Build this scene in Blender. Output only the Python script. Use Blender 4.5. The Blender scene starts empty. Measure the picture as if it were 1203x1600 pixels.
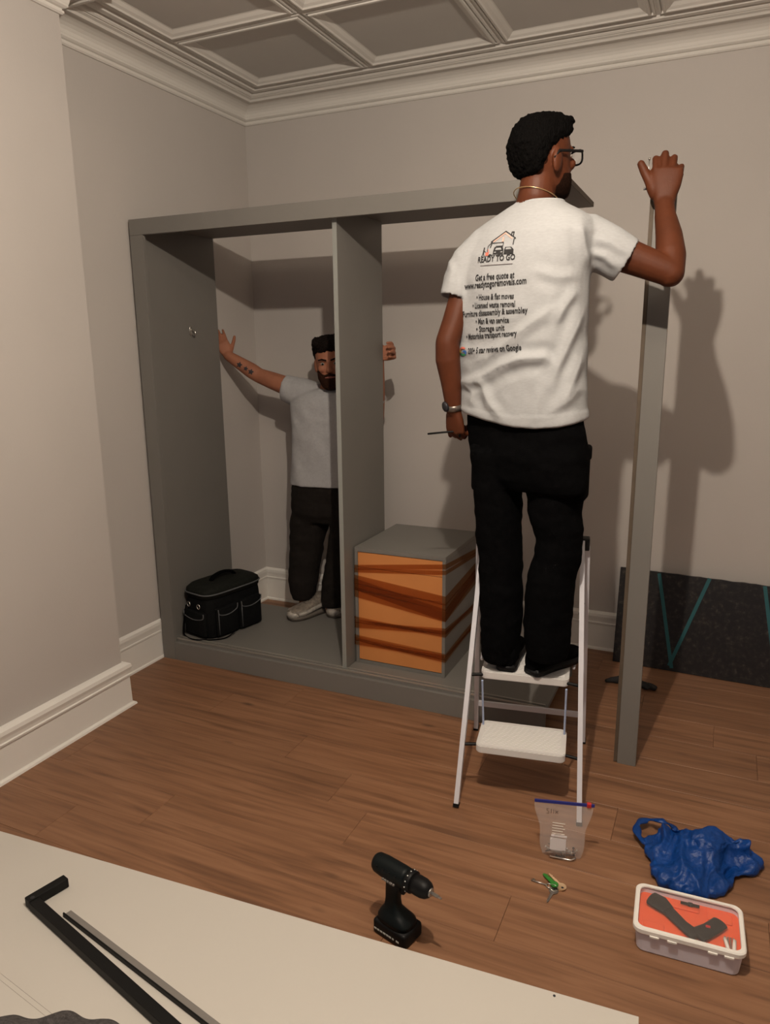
import bpy, bmesh, math, random
import numpy as np
from mathutils import Vector, Matrix, noise
from mathutils.bvhtree import BVHTree

scene = bpy.context.scene
COL = scene.collection
PI = math.pi
R = math.radians
random.seed(4)

# ------------------------------------------------------------------ camera
CAM = np.array([2.630, -3.910, 1.635])
YAW, PITCH, ROLL, FPX = -0.4274, -0.2234, -0.0101, 1146.1
IW, IH = 1203.0, 1600.0
cf = np.array([math.sin(YAW)*math.cos(PITCH), math.cos(YAW)*math.cos(PITCH), math.sin(PITCH)])
r0 = np.cross(cf, [0, 0, 1]); r0 /= np.linalg.norm(r0)
u0 = np.cross(r0, cf)
cr = r0*math.cos(ROLL)+u0*math.sin(ROLL)
cu = -r0*math.sin(ROLL)+u0*math.cos(ROLL)
cam_data = bpy.data.cameras.new('camera')
cam_data.sensor_fit = 'AUTO'; cam_data.sensor_width = 36.0
cam_data.lens = 36.0*FPX/IH
cam_data.clip_start = 0.05
cam = bpy.data.objects.new('camera', cam_data)
COL.objects.link(cam)
m = Matrix.Identity(4)
for i in range(3):
    m[i][0] = cr[i]; m[i][1] = cu[i]; m[i][2] = -cf[i]; m[i][3] = CAM[i]
cam.matrix_world = m
scene.camera = cam

def ray(px, py):
    return cf+cr*(px-IW/2)/FPX-cu*(py-IH/2)/FPX
def hit(px, py, ax, val):
    d = ray(px, py); t = (val-CAM[ax])/d[ax]
    return Vector(CAM+t*d)
def P(px, py, y):            # the point of the vertical plane y = const seen at a pixel
    return hit(px, py, 1, y)
def G(px, py, z=0.0):        # the point of the horizontal plane z = const seen at a pixel
    return hit(px, py, 2, z)

# ------------------------------------------------------------------ world, lamp, exposure
world = bpy.data.worlds.new('world'); scene.world = world; world.use_nodes = True
bg = world.node_tree.nodes['Background']
bg.inputs[0].default_value = (0.44, 0.49, 0.68, 1); bg.inputs[1].default_value = 0.14

LAMP = (2.25, -2.9, 2.70)
ld = bpy.data.lights.new('ceiling_bulb', 'POINT')
ld.energy = 146; ld.color = (1.0, 0.86, 0.71); ld.shadow_soft_size = 0.022
lo = bpy.data.objects.new('ceiling_bulb', ld); lo.location = LAMP; COL.objects.link(lo)

scene.view_settings.view_transform = 'Standard'
scene.view_settings.look = 'None'
scene.view_settings.gamma = 1.0
scene.view_settings.use_curve_mapping = False
scene.view_settings.exposure = 0.0

# ------------------------------------------------------------------ materials
MATS = {}
def srgb(c):
    return tuple((x/12.92 if x <= 0.04045 else ((x+0.055)/1.055)**2.4) for x in [v/255 for v in c])
def mat(name, col, rough=0.6, metal=0.0, var=0.0, scale=20.0, bump=0.0, bscale=60.0, spec=0.5, stretch=None, col2=None, detail=3.0, trans=0.0, coat=0.0):
    m = bpy.data.materials.new(name); m.use_nodes = True
    nt = m.node_tree; b = nt.nodes['Principled BSDF']
    b.inputs['Base Color'].default_value = (*col, 1)
    b.inputs['Roughness'].default_value = rough
    b.inputs['Metallic'].default_value = metal
    b.inputs['Specular IOR Level'].default_value = spec
    b.inputs['Coat Weight'].default_value = coat
    tc = nt.nodes.new('ShaderNodeTexCoord')
    vec = tc.outputs['Object']
    if stretch:
        mp = nt.nodes.new('ShaderNodeMapping'); mp.inputs['Scale'].default_value = stretch
        nt.links.new(vec, mp.inputs['Vector']); vec = mp.outputs['Vector']
    if var > 0 or col2:
        n = nt.nodes.new('ShaderNodeTexNoise'); n.inputs['Scale'].default_value = scale; n.inputs['Detail'].default_value = detail
        nt.links.new(vec, n.inputs['Vector'])
        mx = nt.nodes.new('ShaderNodeMix'); mx.data_type = 'RGBA'
        c2 = col2 if col2 else tuple(max(0, c*(1-var)) for c in col)
        c1 = col if col2 else tuple(min(1, c*(1+var)) for c in col)
        mx.inputs[6].default_value = (*c1, 1); mx.inputs[7].default_value = (*c2, 1)
        rp = nt.nodes.new('ShaderNodeMapRange'); rp.inputs[1].default_value = 0.3; rp.inputs[2].default_value = 0.7
        nt.links.new(n.outputs['Fac'], rp.inputs[0]); nt.links.new(rp.outputs[0], mx.inputs[0])
        nt.links.new(mx.outputs[2], b.inputs['Base Color'])
    if bump > 0:
        n2 = nt.nodes.new('ShaderNodeTexNoise'); n2.inputs['Scale'].default_value = bscale; n2.inputs['Detail'].default_value = 4
        nt.links.new(vec, n2.inputs['Vector'])
        bp = nt.nodes.new('ShaderNodeBump'); bp.inputs['Strength'].default_value = bump; bp.inputs['Distance'].default_value = 0.01
        nt.links.new(n2.outputs['Fac'], bp.inputs['Height']); nt.links.new(bp.outputs['Normal'], b.inputs['Normal'])
    if trans > 0:
        out = nt.nodes['Material Output']
        t = nt.nodes.new('ShaderNodeBsdfTransparent'); ms = nt.nodes.new('ShaderNodeMixShader')
        ms.inputs[0].default_value = trans
        nt.links.new(b.outputs[0], ms.inputs[1]); nt.links.new(t.outputs[0], ms.inputs[2])
        nt.links.new(ms.outputs[0], out.inputs['Surface'])
    MATS[name] = m
    return m

mat('wall_paint', (0.50, 0.47, 0.445), 0.75, var=0.03, scale=1.5, bump=0.04, bscale=120)
mat('white_gloss', (0.76, 0.745, 0.71), 0.38, var=0.02, scale=3)
mat('ceiling_paint', (0.55, 0.53, 0.50), 0.8, var=0.03, scale=2)
mat('moulding_paint', (0.68, 0.66, 0.62), 0.7, var=0.03, scale=2)
mat('grey_board', (0.178, 0.170, 0.157), 0.45, spec=0.35, var=0.03, scale=4, bump=0.01)
mat('grey_edge', (0.26, 0.27, 0.255), 0.5)
mat('raw_edge', (0.095, 0.070, 0.048), 0.7, var=0.1)
mat('rail_alu', (0.42, 0.40, 0.36), 0.35, 0.6)
mat('white_panel', (0.56, 0.535, 0.49), 0.45, var=0.01, scale=2)
mat('panel_edge', (0.62, 0.58, 0.52), 0.6)
mat('ladder_white', (0.64, 0.64, 0.69), 0.35)
mat('tread_white', (0.66, 0.65, 0.64), 0.5)
mat('rod_blue', (0.42, 0.52, 0.75), 0.35)
mat('black_plastic', (0.005, 0.005, 0.0055), 0.5, spec=0.2)
mat('black_metal', (0.006, 0.006, 0.006), 0.55, spec=0.2)
mat('black_cloth', (0.0022, 0.0022, 0.0025), 0.95, var=0.3, scale=60, bump=0.2, bscale=300, spec=0.04)
mat('bag_cloth', (0.005, 0.0055, 0.0058), 0.8, var=0.3, scale=80, bump=0.3, bscale=400, spec=0.12)
mat('bag_top', (0.010, 0.011, 0.009), 0.75, var=0.3, scale=80, bump=0.3, bscale=400, spec=0.15)
mat('bag_piping', (0.10, 0.105, 0.11), 0.6)
mat('chrome', (0.75, 0.74, 0.70), 0.2, 1.0)
mat('steel', (0.50, 0.48, 0.45), 0.35, 1.0)
mat('brass', (0.80, 0.58, 0.36), 0.3, 0.85)
mat('green_key', (0.03, 0.22, 0.028), 0.35, 0.2)
mat('shirt', (0.375, 0.385, 0.395), 0.9, var=0.045, scale=70, bump=0.12, bscale=260, spec=0.15, stretch=(1, 1, 3))
mat('shirt_grey', (0.38, 0.38, 0.39), 0.9, var=0.05, scale=80, bump=0.15, bscale=260, spec=0.15)
mat('brown_trousers', (0.011, 0.0085, 0.007), 0.9, var=0.2, scale=50, bump=0.2, bscale=240, spec=0.2)
mat('skin_dark', (0.086, 0.0225, 0.0075), 0.55, spec=0.3, var=0.12, scale=14, bump=0.06, bscale=220)
mat('skin_light', (0.32, 0.130, 0.075), 0.6, spec=0.25, var=0.10, scale=14, bump=0.06, bscale=220)
mat('hair_black', (0.0016, 0.0013, 0.0012), 0.8, spec=0.06, bump=0.8, bscale=180, stretch=(1, 1, 0.35))
mat('hair_brown', (0.008, 0.005, 0.004), 0.75, spec=0.1, bump=0.9, bscale=140)
mat('beard_dark', (0.014, 0.006, 0.0035), 0.9, spec=0.05, bump=0.5, bscale=260, var=0.4, scale=160)
mat('beard_brown', (0.030, 0.013, 0.008), 0.9, spec=0.05, bump=0.7, bscale=260, var=0.3, scale=160)
mat('print_black', (0.020, 0.019, 0.020), 0.8)
mat('print_red', (0.62, 0.16, 0.11), 0.8)
mat('print_peach', (0.72, 0.42, 0.33), 0.8)
mat('print_blue', (0.06, 0.20, 0.60), 0.8)
mat('print_green', (0.05, 0.33, 0.12), 0.8)
mat('print_yellow', (0.75, 0.48, 0.05), 0.8)
mat('eye_white', (0.30, 0.27, 0.24), 0.5, spec=0.2)
mat('lips', (0.28, 0.09, 0.065), 0.5)
mat('tattoo_ink', (0.03, 0.025, 0.03), 0.7)
mat('sneaker', (0.20, 0.17, 0.14), 0.6, var=0.3, scale=60)
mat('sneaker_silver', (0.40, 0.37, 0.33), 0.45, 0.2, var=0.35, scale=45)
mat('sneaker_dark', (0.14, 0.12, 0.10), 0.7)
mat('teal_tape', (0.015, 0.10, 0.115), 0.45)
mat('orange_tray', (0.80, 0.10, 0.025), 0.5, var=0.06, scale=12)
mat('tub_white', (0.70, 0.68, 0.77), 0.4)
mat('lid_frosted', (0.80, 0.78, 0.74), 0.35)
mat('lid_clear', (0.75, 0.70, 0.66), 0.15, trans=0.95)
mat('tool_dark', (0.012, 0.009, 0.008), 0.55, spec=0.2, var=0.2, scale=30)
mat('blue_poly', (0.002, 0.042, 0.21), 0.42, var=0.15, scale=9, bump=0.5, bscale=55, spec=0.35)
mat('zip_blue', (0.02, 0.03, 0.22), 0.4)
mat('slider_red', (0.50, 0.03, 0.03), 0.4)
mat('clear_film', (0.72, 0.68, 0.66), 0.12, trans=0.78)
mat('paper', (0.70, 0.68, 0.70), 0.7)
mat('ink_faint', (0.10, 0.08, 0.08), 0.7)
mat('dark_fitting', (0.03, 0.03, 0.035), 0.4, 0.3)
mat('drill_green', (0.0030, 0.0055, 0.0062), 0.5, spec=0.2)
mat('mark_white', (0.55, 0.58, 0.56), 0.6)
mat('grey_cloth', (0.075, 0.068, 0.068), 0.95, var=0.45, scale=90, bump=0.8, bscale=200)
mat('rail_grey', (0.24, 0.225, 0.21), 0.45, 0.3)
mat('glove_black', (0.012, 0.012, 0.013), 0.85, bump=0.5, bscale=120)
mat('gold_chain', (0.60, 0.42, 0.22), 0.3, 0.9)
mat('watch_steel', (0.20, 0.17, 0.15), 0.35, 0.8)
mat('drawer_board', (0.60, 0.235, 0.070), 0.5, var=0.08, scale=3)

def floor_material():
    m = bpy.data.materials.new('oak_laminate'); m.use_nodes = True
    nt = m.node_tree; b = nt.nodes['Principled BSDF']; L = nt.links.new
    tc = nt.nodes.new('ShaderNodeTexCoord'); oi = nt.nodes.new('ShaderNodeObjectInfo')
    geo = nt.nodes.new('ShaderNodeNewGeometry')
    add = nt.nodes.new('ShaderNodeVectorMath'); add.operation = 'ADD'
    mul = nt.nodes.new('ShaderNodeVectorMath'); mul.operation = 'SCALE'
    cmb = nt.nodes.new('ShaderNodeCombineXYZ')
    for k in range(3): L(oi.outputs['Random'], cmb.inputs[k])
    L(cmb.outputs[0], mul.inputs[0]); mul.inputs['Scale'].default_value = 37.0
    L(tc.outputs['Object'], add.inputs[0]); L(mul.outputs[0], add.inputs[1])
    mp = nt.nodes.new('ShaderNodeMapping'); mp.inputs['Scale'].default_value = (1.5, 26.0, 26.0)
    L(add.outputs[0], mp.inputs['Vector'])
    n1 = nt.nodes.new('ShaderNodeTexNoise'); n1.inputs['Scale'].default_value = 1.6; n1.inputs['Detail'].default_value = 7; n1.inputs['Distortion'].default_value = 0.6
    L(mp.outputs[0], n1.inputs['Vector'])
    cr1 = nt.nodes.new('ShaderNodeValToRGB')
    e = cr1.color_ramp.elements
    e[0].position = 0.28; e[0].color = (0.135, 0.064, 0.033, 1)
    e[1].position = 0.68; e[1].color = (0.275, 0.140, 0.075, 1)
    x = e.new(0.47); x.color = (0.215, 0.104, 0.053, 1)
    L(n1.outputs['Fac'], cr1.inputs[0])
    # darker knots and cracks with a shape of their own
    mp2 = nt.nodes.new('ShaderNodeMapping'); mp2.inputs['Scale'].default_value = (2.4, 7.0, 7.0)
    L(add.outputs[0], mp2.inputs['Vector'])
    vo = nt.nodes.new('ShaderNodeTexVoronoi'); vo.inputs['Scale'].default_value = 1.0
    L(mp2.outputs[0], vo.inputs['Vector'])
    kr = nt.nodes.new('ShaderNodeMapRange'); kr.inputs[1].default_value = 0.02; kr.inputs[2].default_value = 0.11; kr.inputs[3].default_value = 0.38; kr.inputs[4].default_value = 1.0
    L(vo.outputs['Distance'], kr.inputs[0])
    mx = nt.nodes.new('ShaderNodeMix'); mx.data_type = 'RGBA'; mx.blend_type = 'MULTIPLY'; mx.inputs[0].default_value = 1.0
    L(cr1.outputs[0], mx.inputs[6]); L(kr.outputs[0], mx.inputs[7])
    vr = nt.nodes.new('ShaderNodeMapRange'); vr.inputs[3].default_value = 0.93; vr.inputs[4].default_value = 1.06
    L(oi.outputs['Random'], vr.inputs[0])
    mx2 = nt.nodes.new('ShaderNodeMix'); mx2.data_type = 'RGBA'; mx2.blend_type = 'MULTIPLY'; mx2.inputs[0].default_value = 1.0
    L(mx.outputs[2], mx2.inputs[6]); L(vr.outputs[0], mx2.inputs[7])
    L(mx2.outputs[2], b.inputs['Base Color'])
    b.inputs['Roughness'].default_value = 0.48
    bp = nt.nodes.new('ShaderNodeBump'); bp.inputs['Strength'].default_value = 0.08; bp.inputs['Distance'].default_value = 0.01
    L(n1.outputs['Fac'], bp.inputs['Height']); L(bp.outputs['Normal'], b.inputs['Normal'])
    MATS['oak_laminate'] = m
floor_material()

def granite_material():
    m = bpy.data.materials.new('granite'); m.use_nodes = True
    nt = m.node_tree; b = nt.nodes['Principled BSDF']; L = nt.links.new
    tc = nt.nodes.new('ShaderNodeTexCoord')
    n = nt.nodes.new('ShaderNodeTexNoise'); n.inputs['Scale'].default_value = 48; n.inputs['Detail'].default_value = 8
    L(tc.outputs['Object'], n.inputs['Vector'])
    r = nt.nodes.new('ShaderNodeValToRGB'); e = r.color_ramp.elements
    e[0].position = 0.45; e[0].color = (0.010, 0.009, 0.009, 1)
    e[1].position = 0.78; e[1].color = (0.075, 0.062, 0.050, 1)
    x = e.new(0.60); x.color = (0.022, 0.018, 0.016, 1)
    L(n.outputs['Fac'], r.inputs[0]); L(r.outputs[0], b.inputs['Base Color'])
    b.inputs['Roughness'].default_value = 0.35
    MATS['granite'] = m
granite_material()

def tape_material():
    m = bpy.data.materials.new('brown_tape'); m.use_nodes = True
    nt = m.node_tree; b = nt.nodes['Principled BSDF']; L = nt.links.new
    b.inputs['Base Color'].default_value = (0.24, 0.085, 0.028, 1); b.inputs['Roughness'].default_value = 0.35
    t = nt.nodes.new('ShaderNodeBsdfTransparent'); t.inputs[0].default_value = (0.78, 0.56, 0.40, 1)
    ms = nt.nodes.new('ShaderNodeMixShader'); ms.inputs[0].default_value = 0.80
    L(b.outputs[0], ms.inputs[1]); L(t.outputs[0], ms.inputs[2]); L(ms.outputs[0], nt.nodes['Material Output'].inputs['Surface'])
    MATS['brown_tape'] = m
tape_material()

# ------------------------------------------------------------------ object helpers
ORIGIN = {}
def org(o): return ORIGIN.get(o.name, Vector((0, 0, 0)))
def props(o, label=None, cat=None, group=None, kind=None):
    if label: o['label'] = label
    if cat: o['category'] = cat
    if group: o['group'] = group
    if kind: o['kind'] = kind
    return o
def thing(name, loc, label, cat, group=None):
    o = bpy.data.objects.new(name, None); COL.objects.link(o)
    o.empty_display_size = 0.05
    o.location = loc; ORIGIN[o.name] = Vector(loc)
    return props(o, label, cat, group)
def link_mesh(name, me, material, parent=None, smooth=False, loc=None):
    """me holds world coordinates; they become local to the parent's (or own) base point"""
    o = bpy.data.objects.new(name, me); COL.objects.link(o)
    base = org(parent) if parent else Vector(loc if loc else (0, 0, 0))
    if base.length > 0: me.transform(Matrix.Translation(-base))
    if parent: o.parent = parent
    else: o.location = base
    ORIGIN[o.name] = base.copy()
    if material and not me.materials: me.materials.append(MATS[material])
    if smooth: me.shade_smooth()
    return o

class MB:
    """collects closed shapes in world coordinates; build() links them as one mesh object"""
    def __init__(s): s.v = []; s.f = []
    def raw(s, vs, fs):
        k = len(s.v); s.v += [tuple(v) for v in vs]; s.f += [tuple(i+k for i in f) for f in fs]; return s
    def box(s, lo, hi, bevel=0.0, M=None, seg=2):
        lo = Vector(lo); hi = Vector(hi)
        bm = bmesh.new(); bmesh.ops.create_cube(bm, size=1.0)
        for v in bm.verts:
            v.co = Vector([(lo[i]+hi[i])/2+v.co[i]*(hi[i]-lo[i]) for i in range(3)])
        if bevel > 0: bmesh.ops.bevel(bm, geom=bm.edges[:], offset=bevel, segments=seg, affect='EDGES', profile=0.5)
        s.bm(bm, M); return s
    def bm(s, bm, M=None):
        bm.verts.index_update()
        vs = [(M @ v.co if M else v.co.copy()) for v in bm.verts]
        s.raw(vs, [[v.index for v in f.verts] for f in bm.faces]); bm.free(); return s
    def tube(s, pts, r, n=8, closed=False, flat=1.0, ref=None):
        pts = [Vector(p) for p in pts]
        vs, fs = tube_vf(pts, r, n, closed, flat, ref); return s.raw(vs, fs)
    def prism(s, poly, axis_o, ax, ay, az, h, bevel=0.0, seg=1):
        """polygon in (ax, ay) extruded along az"""
        bm = bmesh.new(); o = Vector(axis_o)
        bot = [bm.verts.new(o+ax*p[0]+ay*p[1]) for p in poly]
        f = bm.faces.new(bot)
        ex = bmesh.ops.extrude_face_region(bm, geom=[f])
        for g in ex['geom']:
            if isinstance(g, bmesh.types.BMVert): g.co += az*h
        bmesh.ops.recalc_face_normals(bm, faces=bm.faces[:])
        if bevel > 0: bmesh.ops.bevel(bm, geom=bm.edges[:], offset=bevel, segments=seg, affect='EDGES')
        s.bm(bm); return s
    def mesh(s, name='mesh'):
        me = bpy.data.meshes.new(name); me.from_pydata(s.v, [], s.f); me.update()
        bm = bmesh.new(); bm.from_mesh(me); bmesh.ops.recalc_face_normals(bm, faces=bm.faces[:]); bm.to_mesh(me); bm.free()
        return me
    def build(s, name, material, parent=None, smooth=False, loc=None):
        return link_mesh(name, s.mesh(name), material, parent, smooth, loc)

def frames(pts, closed=False, ref=None):
    n = len(pts); T = []
    for i in range(n):
        a = pts[(i-1) % n] if (closed or i > 0) else pts[i]
        b = pts[(i+1) % n] if (closed or i < n-1) else pts[i]
        t = (b-a); T.append(t.normalized() if t.length > 1e-9 else Vector((0, 0, 1)))
    up = Vector(ref) if ref else (Vector((0, 0, 1)) if abs(T[0].z) < 0.9 else Vector((1, 0, 0)))
    out = []
    for t in T:
        x = up-t*up.dot(t)
        x = x.normalized() if x.length > 1e-6 else t.orthogonal().normalized()
        y = t.cross(x).normalized(); up = x if not ref else Vector(ref)
        out.append((x, y, t))
    return out
def tube_vf(pts, r, n=8, closed=False, flat=1.0, ref=None):
    fr = frames(pts, closed, ref); vs = []; fs = []
    for i, p in enumerate(pts):
        x, y, t = fr[i]; ri = r[i] if isinstance(r, (list, tuple)) else r
        for k in range(n):
            a = 2*PI*k/n+PI/n
            vs.append(p+x*math.cos(a)*ri*flat+y*math.sin(a)*ri)
    m_ = len(pts)
    for i in range(m_ if closed else m_-1):
        j = (i+1) % m_
        for k in range(n):
            l = (k+1) % n
            fs.append((i*n+k, i*n+l, j*n+l, j*n+k))
    if not closed:
        fs.append(tuple(range(n))[::-1]); fs.append(tuple((m_-1)*n+k for k in range(n)))
    return vs, fs
def loft(rings):
    n = len(rings[0]); vs = [v for r in rings for v in r]; fs = []
    for i in range(len(rings)-1):
        for k in range(n):
            l = (k+1) % n
            fs.append((i*n+k, i*n+l, (i+1)*n+l, (i+1)*n+k))
    c0 = sum((Vector(v) for v in rings[0]), Vector())/n; c1 = sum((Vector(v) for v in rings[-1]), Vector())/n
    a = len(vs); vs = vs+[c0, c1]
    for k in range(n):
        l = (k+1) % n
        fs.append((a, l, k)); fs.append((a+1, (len(rings)-1)*n+k, (len(rings)-1)*n+l))
    return vs, fs
def ell(c, ax, ay, rx, ry, n=28, ex=2.0, ryb=None):
    out = []; c = Vector(c)
    for k in range(n):
        a = 2*PI*k/n; ca, sa = math.cos(a), math.sin(a)
        x = math.copysign(abs(ca)**(2/ex), ca); y = math.copysign(abs(sa)**(2/ex), sa)
        rr = ry if (y >= 0 or ryb is None) else ryb
        out.append(c+ax*(x*rx)+ay*(y*rr))
    return out
def limb(pts, rad, n=18, flat=None, ref=None, cap=True, ex=2.0):
    """a tapering rounded limb; rad: radius per point, flat: ratio across the reference axis per point"""
    pts = [Vector(p) for p in pts]; rad = list(rad)
    flat = list(flat) if flat else [1.0]*len(pts)
    if cap:
        d0 = (pts[0]-pts[1]).normalized(); d1 = (pts[-1]-pts[-2]).normalized()
        r_0, r_1 = rad[0]*min(1, flat[0]), rad[-1]*min(1, flat[-1])
        pre = [(pts[0]+d0*r_0*math.sin(a), math.cos(a)) for a in (R(75), R(45), R(20))]
        post = [(pts[-1]+d1*r_1*math.sin(a), math.cos(a)) for a in (R(20), R(45), R(75))]
        pts2 = [p for p, _ in pre]+pts+[p for p, _ in post]
        rad2 = [rad[0]*s for _, s in pre]+rad+[rad[-1]*s for _, s in post]
        fl2 = [flat[0]]*3+flat+[flat[-1]]*3
    else: pts2, rad2, fl2 = pts, rad, flat
    fr = frames(pts2, False, ref)
    rings = [ell(p, x, y, r*f, r, n, ex) for p, r, f, (x, y, t) in zip(pts2, rad2, fl2, fr)]
    return loft(rings)
def sphere(c, rx, ry=None, rz=None, M=None, n=16, mrings=10):
    ry = ry or rx; rz = rz or rx; rings = []
    for i in range(1, mrings):
        t = PI*i/mrings
        rings.append([Vector((rx*math.sin(t)*math.cos(2*PI*k/n), ry*math.sin(t)*math.sin(2*PI*k/n), -rz*math.cos(t))) for k in range(n)])
    vs, fs = loft(rings); vs[-2] = Vector((0, 0, -rz)); vs[-1] = Vector((0, 0, rz))
    vs = [((M @ v) if M else v)+Vector(c) for v in vs]
    return vs, fs
def fuse(shapes, voxel, iters=6, factor=0.5):
    """weld overlapping closed shapes into one continuous surface"""
    b = MB()
    for vs, fs in shapes: b.raw(vs, fs)
    me = b.mesh('tmp'); o = bpy.data.objects.new('tmp', me); COL.objects.link(o)
    r = o.modifiers.new('r', 'REMESH'); r.mode = 'VOXEL'; r.voxel_size = voxel
    if iters:
        s_ = o.modifiers.new('s', 'SMOOTH'); s_.factor = factor; s_.iterations = iters
    dg = bpy.context.evaluated_depsgraph_get()
    out = bpy.data.meshes.new_from_object(o.evaluated_get(dg))
    bpy.data.objects.remove(o); bpy.data.meshes.remove(me)
    return out
def get_np(me):
    a = np.empty(len(me.vertices)*3); me.vertices.foreach_get('co', a); return a.reshape(-1, 3)
def set_np(me, a):
    me.vertices.foreach_set('co', a.ravel()); me.update()
def normals_np(me):
    a = np.empty(len(me.vertices)*3); me.vertex_normals.foreach_get('vector', a); return a.reshape(-1, 3)
def fbm(p, s, o=3):
    return noise.fractal(Vector(p)*s, 1.0, 2.0, o)
def frame_matrix(o, x, y, z):
    M = Matrix.Identity(4)
    for i in range(3):
        M[i][0] = x[i]; M[i][1] = y[i]; M[i][2] = z[i]; M[i][3] = o[i]
    return M
def catmull(pts, k=6, closed=False):
    pts = [Vector(p) for p in pts]; n = len(pts); out = []
    for i in range(n if closed else n-1):
        g = lambda j: pts[j % n] if closed else pts[max(0, min(n-1, j))]
        p0, p1, p2, p3 = g(i-1), g(i), g(i+1), g(i+2)
        for s in range(k):
            t = s/k
            out.append(0.5*((2*p1)+(p2-p0)*t+(2*p0-5*p1+4*p2-p3)*t*t+(3*p1-p0-3*p2+p3)*t**3))
    if not closed: out.append(pts[-1])
    return out

# ================================================================== THE ROOM
XR, YR = 4.526, -5.95          # right wall, end of the floor behind the camera
XL = -0.02                    # left wall plane
CBX, CBY, CBY2 = 0.202, -1.542, -3.6   # chimney breast: face, near end, far end
ZC, ZB = 2.882, 2.985         # foot of the cornice, underside of the ceiling beams

def struct(o): o['kind'] = 'structure'; return o
floor = struct(MB().box((XL-0.1, YR, -0.08), (XR+0.1, 0.1, -0.012)).build('floor', 'raw_edge'))
PW = 0.192
plank_meshes = {}
def plank_mesh(L):
    L = round(L, 3)
    if L not in plank_meshes:
        b = MB().box((0.0004, 0.0004, -0.0118), (L-0.0004, PW-0.0004, 0.0), 0.0008, seg=1)
        me = b.mesh('plank'); me.materials.append(MATS['oak_laminate']); plank_meshes[L] = me
    return plank_meshes[L]
row = 0; y = 0.1
while y > YR+0.01:
    y -= PW
    x = XL-0.1; first = [0.43, 1.01, 0.72, 1.25, 0.27][row % 5]
    while x < XR+0.09:
        L = min(first if first else 1.285, XR+0.1-x); first = None
        o = bpy.data.objects.new('plank', plank_mesh(L)); COL.objects.link(o)
        o.parent = floor; o.location = (x, y, 0)
        x += L
    row += 1

struct(MB().box((XL-0.12, 0.0, 0), (XR+0.12, 0.12, 3.1)).build('wall_back', 'wall_paint'))
struct(MB().box((XL-0.12, YR, 0), (XL, 0.0, 3.1)).build('wall_left', 'wall_paint'))
struct(MB().box((XL, CBY2, 0), (CBX, CBY, 3.1)).build('wall_chimney_breast', 'wall_paint'))
struct(MB().box((XR, YR, 0), (XR+0.12, 0.0, 3.1)).build('wall_right', 'wall_paint'))

# skirting boards: an ogee profile (out from wall, height) swept along a path with mitred corners
def sweep(path, prof):
    """path: list of (x, y) with the room on the left-hand side normal; prof: list of (out, z)"""
    n = len(path); P2 = [Vector((p[0], p[1])) for p in path]; rings = []
    for i in range(n):
        d0 = (P2[i]-P2[i-1]).normalized() if i > 0 else (P2[1]-P2[0]).normalized()
        d1 = (P2[i+1]-P2[i]).normalized() if i < n-1 else d0
        n0 = Vector((-d0.y, d0.x)); n1 = Vector((-d1.y, d1.x))
        b = (n0+n1); b = b/(b.dot(n0)) if b.length > 1e-6 else n0
        rings.append([(P2[i].x+b.x*o, P2[i].y+b.y*o, z) for o, z in prof])
    return loft_open(rings)
def loft_open(rings):
    n = len(rings[0]); vs = [v for r in rings for v in r]; fs = []
    for i in range(len(rings)-1):
        for k in range(n):
            l = (k+1) % n
            fs.append((i*n+k, i*n+l, (i+1)*n+l, (i+1)*n+k))
    fs.append(tuple(range(n))); fs.append(tuple((len(rings)-1)*n+k for k in range(n)))
    return vs, fs
HB = 0.215
sk = [(0, 0), (0.026, 0), (0.024, 0.009), (0.016, 0.014), (0.0145, HB*0.66), (0.019, HB*0.68), (0.020, HB*0.72), (0.016, HB*0.735),
      (0.0175, HB*0.80), (0.021, HB*0.88), (0.019, HB*0.95), (0.011, HB*0.985), (0.005, HB), (0, HB)]
def skirt(name, path, scale=1.0):
    b = MB(); b.raw(*sweep(path, [(o*scale, z) for o, z in sk])); return struct(b.build(name, 'white_gloss'))
skirt('baseboard_back', [(XR, 0), (XL, 0)])
skirt('baseboard_left', [(XL, 0), (XL, CBY)], 0.75)
skirt('baseboard_chimney', [(XL, CBY), (CBX, CBY), (CBX, CBY2), (XL, CBY2)], 1.5)
skirt('baseboard_right', [(XR, YR), (XR, 0)])

# cornice
cp = [(0, ZC), (0.008, ZC), (0.014, ZC+0.006), (0.014, ZC+0.013), (0.009, ZC+0.015), (0.009, ZC+0.020), (0.018, ZC+0.023), (0.026, ZC+0.029), (0.026, ZC+0.036)]
for k in range(7):
    a = k/6*PI/2
    cp.append((0.028+0.080*(1-math.cos(a)), ZC+0.040+0.046*math.sin(a)))
cp += [(0.112, ZC+0.088), (0.114, ZC+0.080), (0.126, ZC+0.080), (0.134, ZC+0.088), (0.150, ZC+0.092), (0.150, ZB+0.03), (0, ZB+0.03)]
b = MB(); b.raw(*sweep([(XR, YR), (XR, 0), (XL, 0), (XL, CBY), (CBX, CBY), (CBX, CBY2), (XL, CBY2), (XL, YR)], cp))
struct(b.build('trim_1', 'moulding_paint', smooth=False))

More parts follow.
